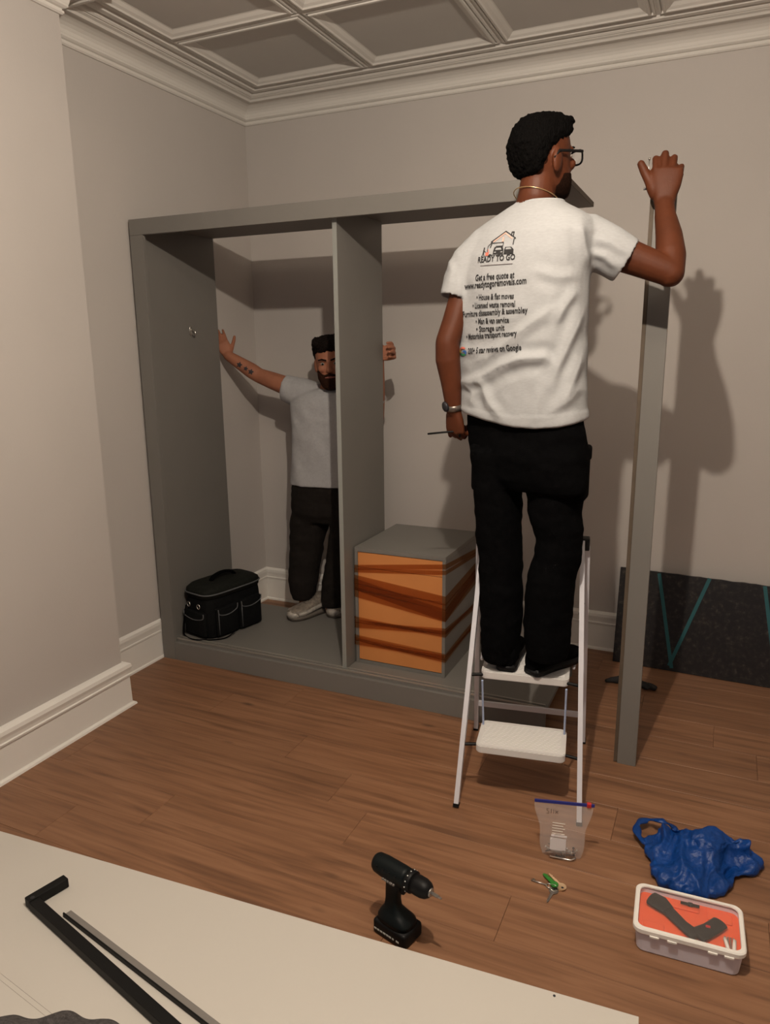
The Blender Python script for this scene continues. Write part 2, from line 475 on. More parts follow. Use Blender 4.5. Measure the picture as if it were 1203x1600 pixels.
# coffered ceiling: one ring of mouldings and one panel per coffer
ceiling = struct(MB().box((XL-0.12, YR, ZB+0.075), (XR+0.12, 0.12, ZB+0.16)).build('ceiling', 'ceiling_paint'))
CX0, CY0, CS = 0.225, -0.245, 0.676
prof = [(0.0, 0.008), (0.006, 0.008), (0.008, 0.0), (0.016, -0.001), (0.018, 0.008), (0.023, 0.008), (0.025, -0.005), (0.034, -0.006), (0.039, 0.000),
        (0.052, 0.006), (0.066, 0.016), (0.071, 0.017), (0.072, 0.026), (0.0, 0.07)]
rings = []
for cxs, cys in ((0, 0), (1, 0), (1, 1), (0, 1), (0, 0)):
    rr = []
    for o_, z in prof:
        rr.append(((o_ if cxs == 0 else CS-o_), -(o_ if cys == 0 else CS-o_), ZB+z))
    rings.append(rr)
b = MB()
n_ = len(prof); vs = [v for r_ in rings[:4] for v in r_]; fs = []
for i in range(4):
    j = (i+1) % 4
    for k in range(n_):
        l = (k+1) % n_
        fs.append((i*n_+k, i*n_+l, j*n_+l, j*n_+k))
b.raw(vs, fs); ring_me = b.mesh('coffer_moulding'); ring_me.materials.append(MATS['moulding_paint'])
pb = MB().box((0.068, -CS+0.068, ZB+0.0175), (CS-0.068, -0.068, ZB+0.07)); pan_me = pb.mesh('coffer_panel'); pan_me.materials.append(MATS['ceiling_paint'])
NX, NY = 6, 8
for i in range(NX):
    for j in range(NY):
        for nm, me in (('coffer_moulding', ring_me), ('coffer_panel', pan_me)):
            o = bpy.data.objects.new(nm, me); COL.objects.link(o); o.parent = ceiling
            o.location = (CX0+i*CS, CY0-j*CS, 0)
# flat margin with two beads between the cornice and the first beams
wid = 0.245
pr_ = [(0.13, ZB+0.06), (0.13, ZB-0.006), (0.160, ZB-0.010), (0.170, ZB-0.004), (0.178, ZB+0.008), (0.188, ZB+0.008), (0.194, ZB-0.004), (wid-0.024, ZB-0.004), (wid-0.016, ZB+0.008), (wid, ZB+0.008), (wid, ZB+0.06)]
b = MB(); b.raw(*sweep([(XR, YR), (XR, 0), (XL, 0), (XL, YR)], pr_)); b.build('margin_moulding', 'moulding_paint', ceiling)

# lamp fitting above the bulb, out of the frame
t = thing('pendant_lamp', (LAMP[0], LAMP[1], ZB), 'bare bulb hanging on a short cord from the ceiling', 'lamp')
MB().tube([(LAMP[0], LAMP[1], ZB+0.045), (LAMP[0], LAMP[1], ZB+0.015)], 0.05, 20).build('ceiling_rose', 'white_gloss', t)
MB().tube([(LAMP[0], LAMP[1], ZB+0.02), (LAMP[0], LAMP[1], LAMP[2]+0.11)], 0.004, 8).build('cord', 'white_gloss', t)
MB().tube([(LAMP[0], LAMP[1], LAMP[2]+0.115), (LAMP[0], LAMP[1], LAMP[2]+0.05)], 0.02, 16).build('socket', 'white_gloss', t)

# ================================================================== WARDROBE CARCASS
WX1, WYF, WYR, WH = 2.06, -1.04, -0.46, 2.228
w = thing('wardrobe', (0, WYR, 0), 'half-assembled grey wardrobe carcass open at the front against the left wall', 'wardrobe')
MB().box((0.012, WYF+0.02, 0.0), (0.05, WYR, WH-0.02), 0.001).build('side_panel', 'grey_board', w)
MB().box((0.0, WYF, 0.0), (0.077, WYF+0.022, WH-0.0725), 0.0012).build('front_post', 'grey_board', w)
MB().box((0.012, WYF+0.023, WH-0.020), (WX1, WYR, WH), 0.001).build('top_panel', 'grey_board', w)
MB().box((0.0, WYF, WH-0.072), (WX1, WYF+0.022, WH), 0.0012).build('header', 'grey_board', w)
MB().box((WX1, WYF+0.023, WH-0.0195), (WX1+0.002, WYR, WH-0.0005)).build('edge_band', 'raw_edge', w)
dv = MB().box((1.070, WYF+0.046, 0.112), (1.090, -0.535, WH-0.0205), 0.001).build('divider', 'grey_board', w)
MB().box((1.0695, WYF+0.044, 0.112), (1.0905, WYF+0.0465, WH-0.021)).build('edge_band', 'grey_edge', dv)
MB().box((0.051, WYF+0.023, 0.090), (WX1, -0.37, 0.110), 0.001).build('base_panel', 'grey_board', w)
MB().box((0.078, WYF+0.002, 0.0), (WX1, WYF+0.022, 0.098), 0.0012).build('plinth', 'grey_board', w)
MB().box((0.30, -0.42, 0.0), (WX1, -0.40, 0.089)).build('plinth', 'grey_board', w)
for dy in (0.026, 0.052):
    MB().box((0.078, WYF+dy-0.004, 0.1105), (WX1-0.01, WYF+dy+0.004, 0.117), 0.001).build('door_rail', 'rail_alu', w)
# little hook screwed to the side panel
hk = P(293, 517, -0.70); hp = Vector((0.05, hk.y, hk.z))
b = MB(); b.box((0.05, hp.y-0.009, hp.z-0.022), (0.054, hp.y+0.009, hp.z+0.022), 0.003)
b.tube(catmull([(0.054, hp.y, hp.z+0.006), (0.075, hp.y, hp.z+0.002), (0.082, hp.y, hp.z-0.014), (0.072, hp.y, hp.z-0.022), (0.062, hp.y, hp.z-0.015)], 4), 0.0035, 8)
b.build('coat_hook', 'chrome', w, True)

# the post the man is bringing into place
PX0, PX1, PY = 2.372, 2.442, -1.135
w = thing('wardrobe_post', ((PX0+PX1)/2, PY+0.02, 0), 'loose grey front post standing upright, gripped by the man on the ladder', 'post')
MB().box((PX0, PY, 0), (PX1, PY+0.022, 2.185), 0.001).build('face_board', 'grey_board', w)
MB().box((PX0-0.014, PY+0.003, 0.004), (PX0-0.0003, PY+0.040, 2.135), 0.0008).build('side_strip', 'raw_edge', w)
b = MB(); b.box((PX0-0.017, PY+0.004, 2.1352), (PX0-0.0004, PY+0.03, 2.146), 0.001); b.tube([(PX0-0.038, PY+0.010, 2.141), (PX0-0.017, PY+0.010, 2.141)], 0.0038, 8)
b.build('fixing_screw', 'dark_fitting', w)

# ================================================================== DRAWER UNIT wrapped in brown tape
DX0, DX1, DYF, DYR, DZ0, DZ1 = 1.098, 1.560, -0.905, -0.40, 0.1105, 0.700
w = thing('drawer_unit', ((DX0+DX1)/2, (DYF+DYR)/2, DZ0), 'grey drawer chest with orange wood front bound in brown tape, inside the wardrobe', 'drawer unit')
TH = 0.016
MB().box((DX0, DYF, DZ1-0.020), (DX1, DYR, DZ1), 0.001).build('top_panel', 'grey_board', w)
for x in (DX0, DX1-TH):
    MB().box((x, DYF, DZ0), (x+TH, DYR, DZ1-0.0203), 0.001).build('side_panel', 'grey_board', w)
MB().box((DX0+TH+0.0003, DYF+0.004, DZ0), (DX1-TH-0.0003, DYR, DZ0+0.018)).build('bottom_panel', 'grey_board', w)
zs = [DZ0+0.020, DZ0+0.118, DZ0+0.218, DZ0+0.372, DZ0+0.492, DZ1-0.022]
for i in range(5):
    d = MB().box((DX0+TH+0.001, DYF+0.003, zs[i]+0.0012), (DX1-TH-0.001, DYF+0.019, zs[i+1]-0.0012), 0.0012).build('drawer_front', 'drawer_board', w)
    MB().box((DX0+TH+0.012, DYF+0.0195, zs[i]+0.008), (DX1-TH-0.012, DYR-0.03, zs[i+1]-0.02)).build('drawer_box', 'drawer_board', d)
# tape bands: (top at the left, top at the right, width) as fractions of the height, wound round front and sides
HH = DZ1-DZ0
bands = [(0.150, 0.055, 0.040), (0.178, 0.105, 0.035), (0.232, 0.315, 0.075), (0.300, 0.375, 0.062), (0.335, 0.440, 0.085), (0.260, 0.420, 0.10),
         (0.615, 0.600, 0.032), (0.640, 0.575, 0.050), (0.590, 0.630, 0.022), (0.750, 0.790, 0.055), (0.775, 0.835, 0.028), (0.810, 0.800, 0.028)]
for i, (a, c, wd) in enumerate(bands):
    e_ = 0.0009+0.00035*i
    zl, zr, hw = DZ1-a*HH, DZ1-c*HH, wd*HH
    pts = [(DX0-e_, DYF+0.06, zl+0.006), (DX0-e_, DYF-e_, zl), (DX1+e_, DYF-e_, zr), (DX1+e_, DYR+0.03, zr+(zl-zr)*0.9)]
    vs = []; fs = []
    for (x, y, z) in pts:
        dx = 0.0003 if x > 1.3 else -0.0003
        vs += [(x, y, z), (x, y, z-hw)]
    for k in range(3): fs.append((2*k, 2*k+1, 2*k+3, 2*k+2))
    me = bpy.data.meshes.new('tape_band'); me.from_pydata(vs, [], fs); me.update()
    o = link_mesh('tape_band', me, 'brown_tape', w)

# ================================================================== TOOL BAG on the wardrobe floor
BZ = 0.1105
bx = Vector((0.905, -0.425, 0)).normalized()    # along the long front (to the right, towards the camera)
c_ = Vector((0.207, -0.760, BZ))
u_ = Vector((0.22, 0.975, 0)).normalized(); v_ = Vector((0.975, -0.22, 0)).normalized()
BL, BW, BH = 0.195, 0.108, 0.252
w = thing('tool_bag', c_, 'black fabric tool bag with grey-piped pockets on the wardrobe floor', 'bag')
def bagpt(a, s, z): return c_+u_*a+v_*s+Vector((0, 0, z))
rings = []
for z, k in ((0.0, 0.95), (0.012, 1.0), (0.10, 1.03), (0.19, 1.0), (BH-0.02, 0.97), (BH-0.005, 0.93)):
    rings.append(ell(bagpt(0, 0, z), u_, v_, BL*k, BW*k, 40, 5.0))
b = MB(); b.raw(*loft(rings)); b.build('body', 'bag_cloth', w, True)
rings = []
for z, k in ((BH-0.03, 1.02), (BH-0.006, 1.04), (BH+0.012, 1.02), (BH+0.028, 0.90), (BH+0.036, 0.60)):
    rings.append(ell(bagpt(0, 0, z), u_, v_, BL*k, BW*k, 40, 4.5))
b = MB(); b.raw(*loft(rings)); lid = b.build('lid', 'bag_top', w, True)
b = MB(); b.tube([p+Vector((0, 0, 0)) for p in ell(bagpt(0, 0, BH-0.006), u_, v_, BL*1.05, BW*1.05, 48, 4.5)], 0.004, 6, True); b.build('lid_piping', 'bag_piping', lid, True)
b = MB(); b.tube(catmull([bagpt(-0.085, 0.0, BH+0.032), bagpt(-0.06, 0, BH+0.055), bagpt(0, 0, BH+0.066), bagpt(0.06, 0, BH+0.055), bagpt(0.085, 0, BH+0.032)], 6), 0.016, 10, flat=0.5)
b.build('handle', 'black_cloth', lid, True)
# pockets on the long side facing the room and on the near end
def pocket(a0, a1, z0, z1, side, dep):
    b = MB()
    if side == 'long':
        M = frame_matrix(bagpt(0, BW*1.0, 0), u_, Vector((0, 0, 1)), v_)
    else:
        M = frame_matrix(bagpt(-BL*1.0, 0, 0), v_, Vector((0, 0, 1)), -u_)
    b.box((a0, z0, -0.006), (a1, z1, dep), 0.010, M, 3)
    o = b.build('pocket', 'bag_cloth', w, True)
    pts = [(a0+0.004, z1-0.004), (a0+0.014, z1-0.034), ((a0+a1)/2, z1-0.046), (a1-0.012, z1-0.030), (a1-0.004, z1-0.002)]
    b = MB(); b.tube(catmull([M @ Vector((x, y, dep+0.001)) for x, y in pts], 5), 0.0026, 6)
    b.tube([M @ Vector((a0+0.008, z0+0.012, dep+0.0005)), M @ Vector((a0+0.006, z1-0.01, dep+0.0005))], 0.0022, 6)
    b.build('pocket_piping', 'bag_piping', o, True)
pocket(-0.155, -0.012, 0.012, 0.170, 'long', 0.020)
pocket(0.002, 0.155, 0.012, 0.175, 'long', 0.026)
pocket(-0.085, 0.085, 0.015, 0.150, 'end', 0.018)
for s in (-0.05, 0.03):
    q = bagpt(-BL-0.006, s, 0.178)
    b = MB(); b.tube(catmull([q+v_*0.012, q+Vector((0, 0, 0.014)), q-v_*0.012, q-Vector((0, 0, 0.014))], 4, True), 0.003, 6, True); b.build('buckle_ring', 'chrome', w, True)
q0 = bagpt(-BL-0.008, -0.07, 0.17)
b = MB(); b.tube(catmull([q0, bagpt(-BL-0.03, -0.075, 0.04), bagpt(-BL-0.04, -0.05, 0.006), bagpt(-BL-0.035, 0.05, 0.006), bagpt(-BL*0.7, BW+0.035, 0.006), bagpt(-0.05, BW+0.03, 0.02)], 6), 0.007, 8, flat=0.4)
b.build('shoulder_strap', 'black_cloth', w, True)

# ================================================================== STEP LADDER
LC = Vector((2.04, -1.315, 0)); lu = Vector((0.987, 0.160, 0)); lv = Vector((-0.160, 0.987, 0)); ez = Vector((0, 0, 1))
def lp(a, v, z): return LC+lu*a+lv*v+ez*z
lad = thing('step_ladder', LC, 'white folding two-step ladder under the man in white t-shirt', 'ladder')
def bar(b, p, q, w_, d_, ref):
    b.raw(*loft_open_bar(Vector(p), Vector(q), w_, d_, ref)); return b
def loft_open_bar(p, q, w_, d_, ref):
    t = (q-p).normalized(); x = (Vector(ref)-t*Vector(ref).dot(t)).normalized(); y = t.cross(x)
    rings = [[c+x*sx*w_/2+y*sy*d_/2 for sx, sy in ((-1, -1), (1, -1), (1, 1), (-1, 1))] for c in (p, q)]
    return loft_open(rings)
HT = 0.935
fb = {s: lp(s*0.216, -0.312, 0.0) for s in (-1, 1)}
ft = {s: lp(s*0.180, 0.015, HT) for s in (-1, 1)}
rb = {s: lp(s*0.225, 0.255, 0.0) for s in (-1, 1)}
rt = {s: lp(s*0.200, 0.040, HT-0.03) for s in (-1, 1)}
for s in (-1, 1):
    bar(MB(), fb[s], ft[s], 0.017, 0.030, lu).build('front_leg', 'ladder_white', lad)
    bar(MB(), rb[s], rt[s], 0.017, 0.028, lu).build('rear_leg', 'ladder_white', lad)
    b = MB(); M = frame_matrix(ft[s]+lv*0.010-ez*0.012+lu*(s*0.008), lu, lv, ez); b.box((-0.018, -0.022, -0.022), (0.018, 0.030, 0.022), 0.004, M); b.build('hinge_cap', 'black_plastic', lad, True)
    for p0_, t0_ in ((fb[s], ft[s]), (rb[s], rt[s])):
        b = MB(); d = (t0_-p0_).normalized(); bar(b, p0_-d*0.0, p0_+d*0.012, 0.021, 0.034, lu); b.build('foot_cap', 'black_plastic', lad)
def leg_v(z): return -0.312+(0.015+0.312)*z/HT
def leg_a(z): return 0.216+(0.180-0.216)*z/HT
def step(z, v0, v1, half, name_ridges=True):
    poly = []
    n = 6; r_ = 0.022
    for cx_, cy_, a0 in ((half-r_, v1-r_, 0), (-half+r_, v1-r_, 90), (-half+r_, v0+r_, 180), (half-r_, v0+r_, 270)):
        for k in range(n+1):
            a = R(a0+90*k/n); poly.append((cx_+r_*math.cos(a), cy_+r_*math.sin(a)))
    b = MB(); b.prism(poly, LC+ez*(z-0.030), lu, lv, ez, 0.030, 0.003, 2)
    st = b.build('step', 'tread_white', lad)
    k = int((v1-v0-0.03)/0.0105)
    for i in range(k):
        vv = v0+0.018+i*0.0105
        bb = MB(); M = frame_matrix(LC+ez*z, lu, lv, ez); bb.box((-half+0.016, vv, -0.001), (half-0.016, vv+0.0058, 0.0018), 0.0008, M, 1); bb.build('tread_rib', 'tread_white', st)
    vz = leg_v(z-0.014)
    for s in (-1, 1):
        p = lp(s*(half-0.02), vz+0.02, z-0.018); q = lp(s*(leg_a(z)-0.004), vz+0.004, z-0.018)
        MB().tube([p, q], 0.006, 8).build('pivot_pin', 'black_plastic', lad)
step(0.225, -0.262, -0.070, 0.158)
UZ = 0.463
step(UZ, -0.150, 0.055, 0.158)
for z_ in (0.14,):
    b = MB(); tz = z_/HT; bar(b, lp(-0.222, 0.255-0.215*tz, z_), lp(0.222, 0.255-0.215*tz, z_), 0.022, 0.012, ez); b.build('rear_crossbar', 'ladder_white', lad)
for s in (-1, 1):
    MB().tube([lp(s*0.150, -0.165, UZ-0.03), lp(s*0.150, -0.100, 0.20)], 0.0038, 8).build('link_rod', 'rod_blue', lad)
    MB().tube([lp(s*0.172, -0.02, UZ-0.012), lp(s*0.190, 0.155, UZ+0.02)], 0.005, 8).build('side_stay', 'ladder_white', lad)
    MB().tube([lp(s*0.184, 0.0, 0.66), lp(s*0.200, 0.11, 0.68)], 0.005, 8).build('side_stay', 'black_plastic', lad)

# ================================================================== PEOPLE
HEAD = [(-0.006, 0.078, 0.040, 0.020), (0.008, 0.093, 0.005, 0.040), (0.030, 0.096, -0.030, 0.055), (0.060, 0.095, -0.060, 0.063), (0.095, 0.093, -0.083, 0.069),
        (0.125, 0.090, -0.097, 0.073), (0.155, 0.092, -0.101, 0.075), (0.185, 0.085, -0.096, 0.072), (0.210, 0.064, -0.078, 0.058), (0.228, 0.030, -0.045, 0.036), (0.235, 0.005, -0.020, 0.014)]
def head_frame(chin_axis, heading, pitch=0.0, roll=0.0):
    """local +Y looks where the face looks (heading from +Y towards +X)"""
    M = Matrix.Rotation(-heading, 4, 'Z') @ Matrix.Rotation(pitch, 4, 'X') @ Matrix.Rotation(roll, 4, 'Y')
    return Matrix.Translation(Vector(chin_axis)) @ M
def xf(M, vf): return [M @ Vector(v) for v in vf[0]], vf[1]
X_, Y_, Z_ = Vector((1, 0, 0)), Vector((0, 1, 0)), Vector((0, 0, 1))
def head_shapes(M):
    rings = []
    for z, yf, yb, rx in HEAD:
        c = (yf+yb)/2; ry = (yf-yb)/2
        rings.append(ell((0, c, z), X_, Y_, rx, ry, 32, 2.25))
    out = [loft(rings)]
    out.append(limb([(0, 0.086, 0.128), (0, 0.097, 0.105), (0, 0.106, 0.088)], [0.009, 0.011, 0.014], 12))      # nose
    for s in (-1, 1):
        out.append(sphere((s*0.010, 0.097, 0.083), 0.009))
        Me = Matrix.Rotation(R(14)*s, 3, 'Z') @ Matrix.Rotation(R(-12), 3, 'X')
        out.append(sphere((s*0.077, -0.012, 0.098), 0.011, 0.023, 0.038, Me))                                 # ear
        out.append(sphere((s*0.036, 0.080, 0.095), 0.024, 0.016, 0.020))                                       # cheek
        out.append(limb([(s*0.012, 0.093, 0.137), (s*0.034, 0.090, 0.141), (s*0.052, 0.076, 0.137)], [0.007, 0.008, 0.006], 10))  # brow ridge
    out.append(sphere((0, 0.091, 0.012), 0.022, 0.014, 0.016))                                                 # chin
    out.append(sphere((0, 0.093, 0.050), 0.024, 0.010, 0.012))                                                 # mouth mound
    return [xf(M, o) for o in out]
def face_parts(M, person, skin_lip='lips', brow='hair_black'):
    for s in (-1, 1):
        b = MB(); b.raw(*xf(M, sphere((s*0.033, 0.081, 0.120), 0.0115, 0.0105, 0.0085))); e = b.build('eye', 'eye_white', person, True)
        b = MB(); b.raw(*xf(M, sphere((s*0.033, 0.0895, 0.120), 0.0055, 0.003, 0.0055))); b.build('iris', 'black_plastic', e, True)
        b = MB(); b.raw(*xf(M, limb([(s*0.014, 0.101, 0.140), (s*0.034, 0.098, 0.146), (s*0.054, 0.083, 0.141)], [0.004, 0.0045, 0.003], 8))); b.build('eyebrow', brow, person, True)
    b = MB(); b.raw(*xf(M, limb([(-0.024, 0.096, 0.050), (0, 0.1035, 0.052), (0.024, 0.096, 0.050)], [0.004, 0.006, 0.004], 10))); b.build('mouth', skin_lip, person, True)
def hair_mesh(M, rows, amp, seed, voxel=0.005, extra=()):
    rings = []
    for z, yf, yb, rx in rows:
        rings.append(ell((0, (yf+yb)/2, z), X_, Y_, rx, (yf-yb)/2, 32, 2.3))
    me = fuse([xf(M, loft(rings))]+[xf(M, e) for e in extra], voxel, 3)
    co = get_np(me); nn = normals_np(me)
    for i in range(len(co)):
        p = Vector(co[i])+Vector((seed, 0, 0))
        co[i] += nn[i]*(amp*(0.6*noise.noise(p*60)+0.6*noise.noise(p*130)))
    set_np(me, co); return me

def hand_shapes(wrist, fdir, back, thumb_side, curls, spread=0.06, scale=1.0, thumb=None, thumb_curl=0.5, fr_=1.0):
    """fdir: wrist -> knuckles; back: normal of the back of the hand; thumb_side: towards the thumb.
    curls: bend per finger joint (radians) index..pinky"""
    f = Vector(fdir).normalized(); n = Vector(back); n = (n-f*n.dot(f)).normalized(); t = Vector(thumb_side); t = (t-f*t.dot(f)-n*t.dot(n)).normalized()
    W = Vector(wrist); k = scale; out = []
    # palm
    secs = [(-0.012, 0.026, 0.020), (0.012, 0.030, 0.019), (0.040, 0.038, 0.017), (0.070, 0.042, 0.0145), (0.088, 0.040, 0.0125)]
    rings = [ell(W+f*(a*k), t, n, wd*k, th*k, 20, 2.6) for a, wd, th in secs]
    out.append(loft(rings))
    offs = [0.029, 0.0095, -0.0105, -0.029]; base = [0.086, 0.090, 0.086, 0.077]
    lens = [(0.044, 0.026, 0.020), (0.049, 0.030, 0.021), (0.045, 0.028, 0.020), (0.034, 0.020, 0.018)]; rad = [0.0092*fr_, 0.0095*fr_, 0.0090*fr_, 0.0078*fr_]
    for i in range(4):
        ang = spread*(1.5-i)
        d = (f*math.cos(ang)+t*math.sin(ang)).normalized()
        c = curls[i]; c = c if isinstance(c, (tuple, list)) else (c, c, c*0.7)
        p = W+f*(base[i]*k-0.012*k)+t*(offs[i]*k)
        pts = [p.copy(), p+d*0.012*k]; cur = d.copy(); bend = 0; rr = [rad[i]*1.02*k, rad[i]*1.06*k]
        for j in range(3):
            bend += c[j]
            cur = d*math.cos(bend)-n*math.sin(bend)
            a = pts[-1]
            pts += [a+cur*(lens[i][j]*0.5*k), a+cur*(lens[i][j]*k)]
            rr += [rad[i]*(0.97-0.07*j)*k, rad[i]*(1.0-0.09*j)*k]
        out.append(limb(pts, rr, 12))
    # thumb leaves the side of the palm near its base
    p = W+f*(0.024*k)+t*(0.024*k)-n*(0.006*k)
    td = (Vector(thumb).normalized() if thumb else (f*0.62+t*0.75-n*0.25).normalized())
    ax = -n
    p1 = p+td*0.040*k; d2 = (td+(f*0.6-n*0.3)*thumb_curl).normalized(); p2 = p1+d2*0.032*k; d3 = (d2+(f*0.5-t*0.3)*thumb_curl).normalized(); p3 = p2+d3*0.024*k
    out.append(limb([p, (p+p1)/2, p1, p2, p3], [0.0165*k*fr_, 0.0155*k*fr_, 0.0122*k*fr_, 0.0112*k*fr_, 0.0095*k*fr_], 12))
    return out

def extent_r(target, ry, th):
    """half-axis so that an ellipse turned by th spans the target half-width"""
    v = max(target**2-(ry*math.sin(th))**2, 0.0025)
    return math.sqrt(v)/max(0.3, math.cos(th))

def displace(me, fn):
    co = get_np(me); nn = normals_np(me); out = co.copy()
    for i in range(len(co)):
        out[i] = co[i]+nn[i]*fn(co[i], nn[i])
    set_np(me, out)
def polydist(p, poly):
    """distance of p=(a, b) to a polyline and the position along it 0..1"""
    best = 1e9; tb = 0; n = len(poly)-1
    for i in range(n):
        ax, ay = poly[i]; bx_, by_ = poly[i+1]
        dx, dy = bx_-ax, by_-ay; L2 = dx*dx+dy*dy
        t_ = max(0, min(1, ((p[0]-ax)*dx+(p[1]-ay)*dy)/L2))
        d = math.hypot(p[0]-ax-t_*dx, p[1]-ay-t_*dy)
        if d < best: best = d; tb = (i+t_)/n; side = dx*(p[1]-ay)-dy*(p[0]-ax)
    return best, tb, side
def project_px(co):
    d = np.asarray(co)-CAM; z = d @ cf
    return np.stack([IW/2+FPX*(d @ cr)/z, IH/2-FPX*(d @ cu)/z], -1)

def person_root(name, me, skin, loc, label):
    o = link_mesh(name, me, skin, None, True, loc)
    return props(o, label, 'person')

# ------------------------------------------------------------------ the man on the ladder
MY = -1.40
A1 = R(20); TH1 = A1+R(13)            # chest heading, and its turn against the view
chest = Vector((math.sin(A1), math.cos(A1), 0)); side = Vector((math.cos(A1), -math.sin(A1), 0))
PXM = (P(901, 500, MY)-P(801, 500, MY)).length/100.0      # metres per pixel at him
HM = head_frame(P(849, 309, MY+0.01), R(34), R(4), 0)
nb = P(838, 330, MY)
body = head_shapes(HM)
body.append(limb([HM @ Vector((0, -0.025, 0.04)), HM @ Vector((0, -0.03, 0.01)), nb+Vector((-0.01, 0, 0.0)), nb-Vector((0.01, 0, 0.05))], [0.056, 0.057, 0.064, 0.085], 20))
tr = [(350, 830, 50, .070), (385, 822, 74, .090), (440, 815, 86, .105), (520, 815, 80, .10), (600, 816, 80, .10), (680, 820, 80, .10), (740, 822, 70, .09)]
body.append(loft([ell(P(cx, ry_, MY), side, chest, hw*PXM, dp, 28, 2.3) for ry_, cx, hw, dp in tr]))
# legs inside the trousers
for px_ in ((778, 783, 782), (868, 868, 855)):
    body.append(limb([P(px_[0], 700, MY), P(px_[1], 850, MY), P(px_[2], 960, MY-0.01), P(px_[2], 990, MY-0.01)], [0.066, 0.048, 0.036, 0.036], 16))
# right arm up to the post
rsh = P(906, 372, MY); rel = P(1044, 424, -1.36); rwr = P(1038, 315, -1.205)
body.append(limb([rsh, rsh.lerp(rel, 0.35), rsh.lerp(rel, 0.70), rel], [0.060, 0.056, 0.049, 0.044], 18))
body.append(limb([rel+Vector((0.006, 0, -0.006)), rel.lerp(rwr, 0.22)+Vector((0.010, 0, 0)), rel.lerp(rwr, 0.5)+Vector((0.008, 0, 0)), rel.lerp(rwr, 0.8), rwr], [0.043, 0.046, 0.041, 0.033, 0.030], 18, flat=[1, 1, 1, 0.92, 0.82], ref=(0, 1, 0)))
hd = Vector((0.02, 0.22, 1.0))
body += hand_shapes(rwr, hd, Vector((0.05, -1, 0.2)), Vector((-1, 0, 0.1)), [(0.42, 1.05, 0.8), (0.30, 1.0, 0.8), (0.45, 1.1, 0.8), (0.7, 1.2, 0.8)], 0.075, 1.20, thumb=Vector((-0.48, 0.12, 0.85)), thumb_curl=0.05, fr_=1.12)
# left arm hanging, hand closed on a hex key
lsh = P(744, 404, MY-0.01); lel = P(699, 535, MY-0.07); lwr = P(709, 640, MY-0.03)
body.append(limb([lsh, lsh.lerp(lel, 0.4)+Vector((-0.004, 0, 0)), lsh.lerp(lel, 0.75), lel], [0.044, 0.044, 0.042, 0.041], 18))
body.append(limb([lel, lel.lerp(lwr, 0.25)+Vector((-0.003, -0.004, 0)), lel.lerp(lwr, 0.6), lwr], [0.041, 0.043, 0.036, 0.028], 18))
lhd = (P(713, 690, MY-0.01)-lwr).normalized()
body += hand_shapes(lwr, lhd, Vector((-0.35, -0.94, 0)), Vector((-0.94, 0.35, 0)), [(0.9, 1.4, 0.8)]*4, 0.02, 0.98, thumb=Vector((-0.2, 0.5, -0.8)), thumb_curl=0.2)
me = fuse(body, 0.0042, 5)
foot0 = Vector((LC.x, MY, UZ+0.0018))
man = person_root('person', me, 'skin_dark', foot0, 'person with black hair and glasses in printed white t-shirt standing on the step ladder')
face_parts(HM, man)
rows = [(0.060, -0.062, -0.080, 0.040), (0.074, -0.048, -0.092, 0.060), (0.100, -0.030, -0.104, 0.0735), (0.130, -0.006, -0.111, 0.079), (0.155, 0.040, -0.117, 0.084), (0.172, 0.080, -0.115, 0.084),
        (0.190, 0.097, -0.110, 0.082), (0.210, 0.101, -0.098, 0.075), (0.230, 0.095, -0.076, 0.059), (0.244, 0.075, -0.045, 0.036), (0.248, 0.05, -0.02, 0.016)]
me = hair_mesh(HM, rows, 0.007, 3.0, extra=[limb([(-0.035, 0.085, 0.222), (0.0, 0.096, 0.230), (0.04, 0.088, 0.222)], [0.012, 0.015, 0.012], 12)])
link_mesh('hair', me, 'hair_black', man, True)
# beard along jaw and chin
rings = [ell((0, (yf+yb)/2, z), X_, Y_, rx, (yf-yb)/2, 32, 2.25) for z, yf, yb, rx in [(-0.009, 0.079, 0.036, 0.021), (0.006, 0.0955, 0.005, 0.0425), (0.028, 0.098, -0.020, 0.0570), (0.045, 0.0970, -0.020, 0.0610), (0.066, 0.090, -0.010, 0.0645)]]
me = fuse([xf(HM, loft(rings))], 0.004, 2); link_mesh('beard', me, 'beard_dark', man, True)
# glasses
b = MB()
for s in (-1, 1):
    ring = [(s*0.036+0.027*math.copysign(abs(math.cos(a))**0.7, math.cos(a)), 0.116-0.006*abs(math.cos(a)), 0.116+0.021*math.copysign(abs(math.sin(a))**0.7, math.sin(a))) for a in [2*PI*k/24 for k in range(24)]]
    b.raw(*xf(HM, tube_vf([Vector(p) for p in ring], 0.0032, 8, True)))
b.raw(*xf(HM, tube_vf([Vector((-0.010, 0.115, 0.124)), Vector((0, 0.118, 0.127)), Vector((0.010, 0.115, 0.124))], 0.0028, 8)))
gl = b.build('glasses', 'black_plastic', man, True)
for s in (-1, 1):
    b = MB(); b.raw(*xf(HM, tube_vf([Vector((s*0.062, 0.110, 0.126)), Vector((s*0.079, 0.095, 0.126)), Vector((s*0.084, 0.03, 0.124)), Vector((s*0.086, -0.012, 0.122)), Vector((s*0.083, -0.030, 0.100))], 0.003, 8, flat=1.5))); b.build('temple_arm', 'black_plastic', gl, True)
    b = MB(); b.raw(*xf(HM, sphere((s*0.036, 0.1125, 0.116), 0.025, 0.0012, 0.019))); b.build('lens', 'lid_clear', gl, True)

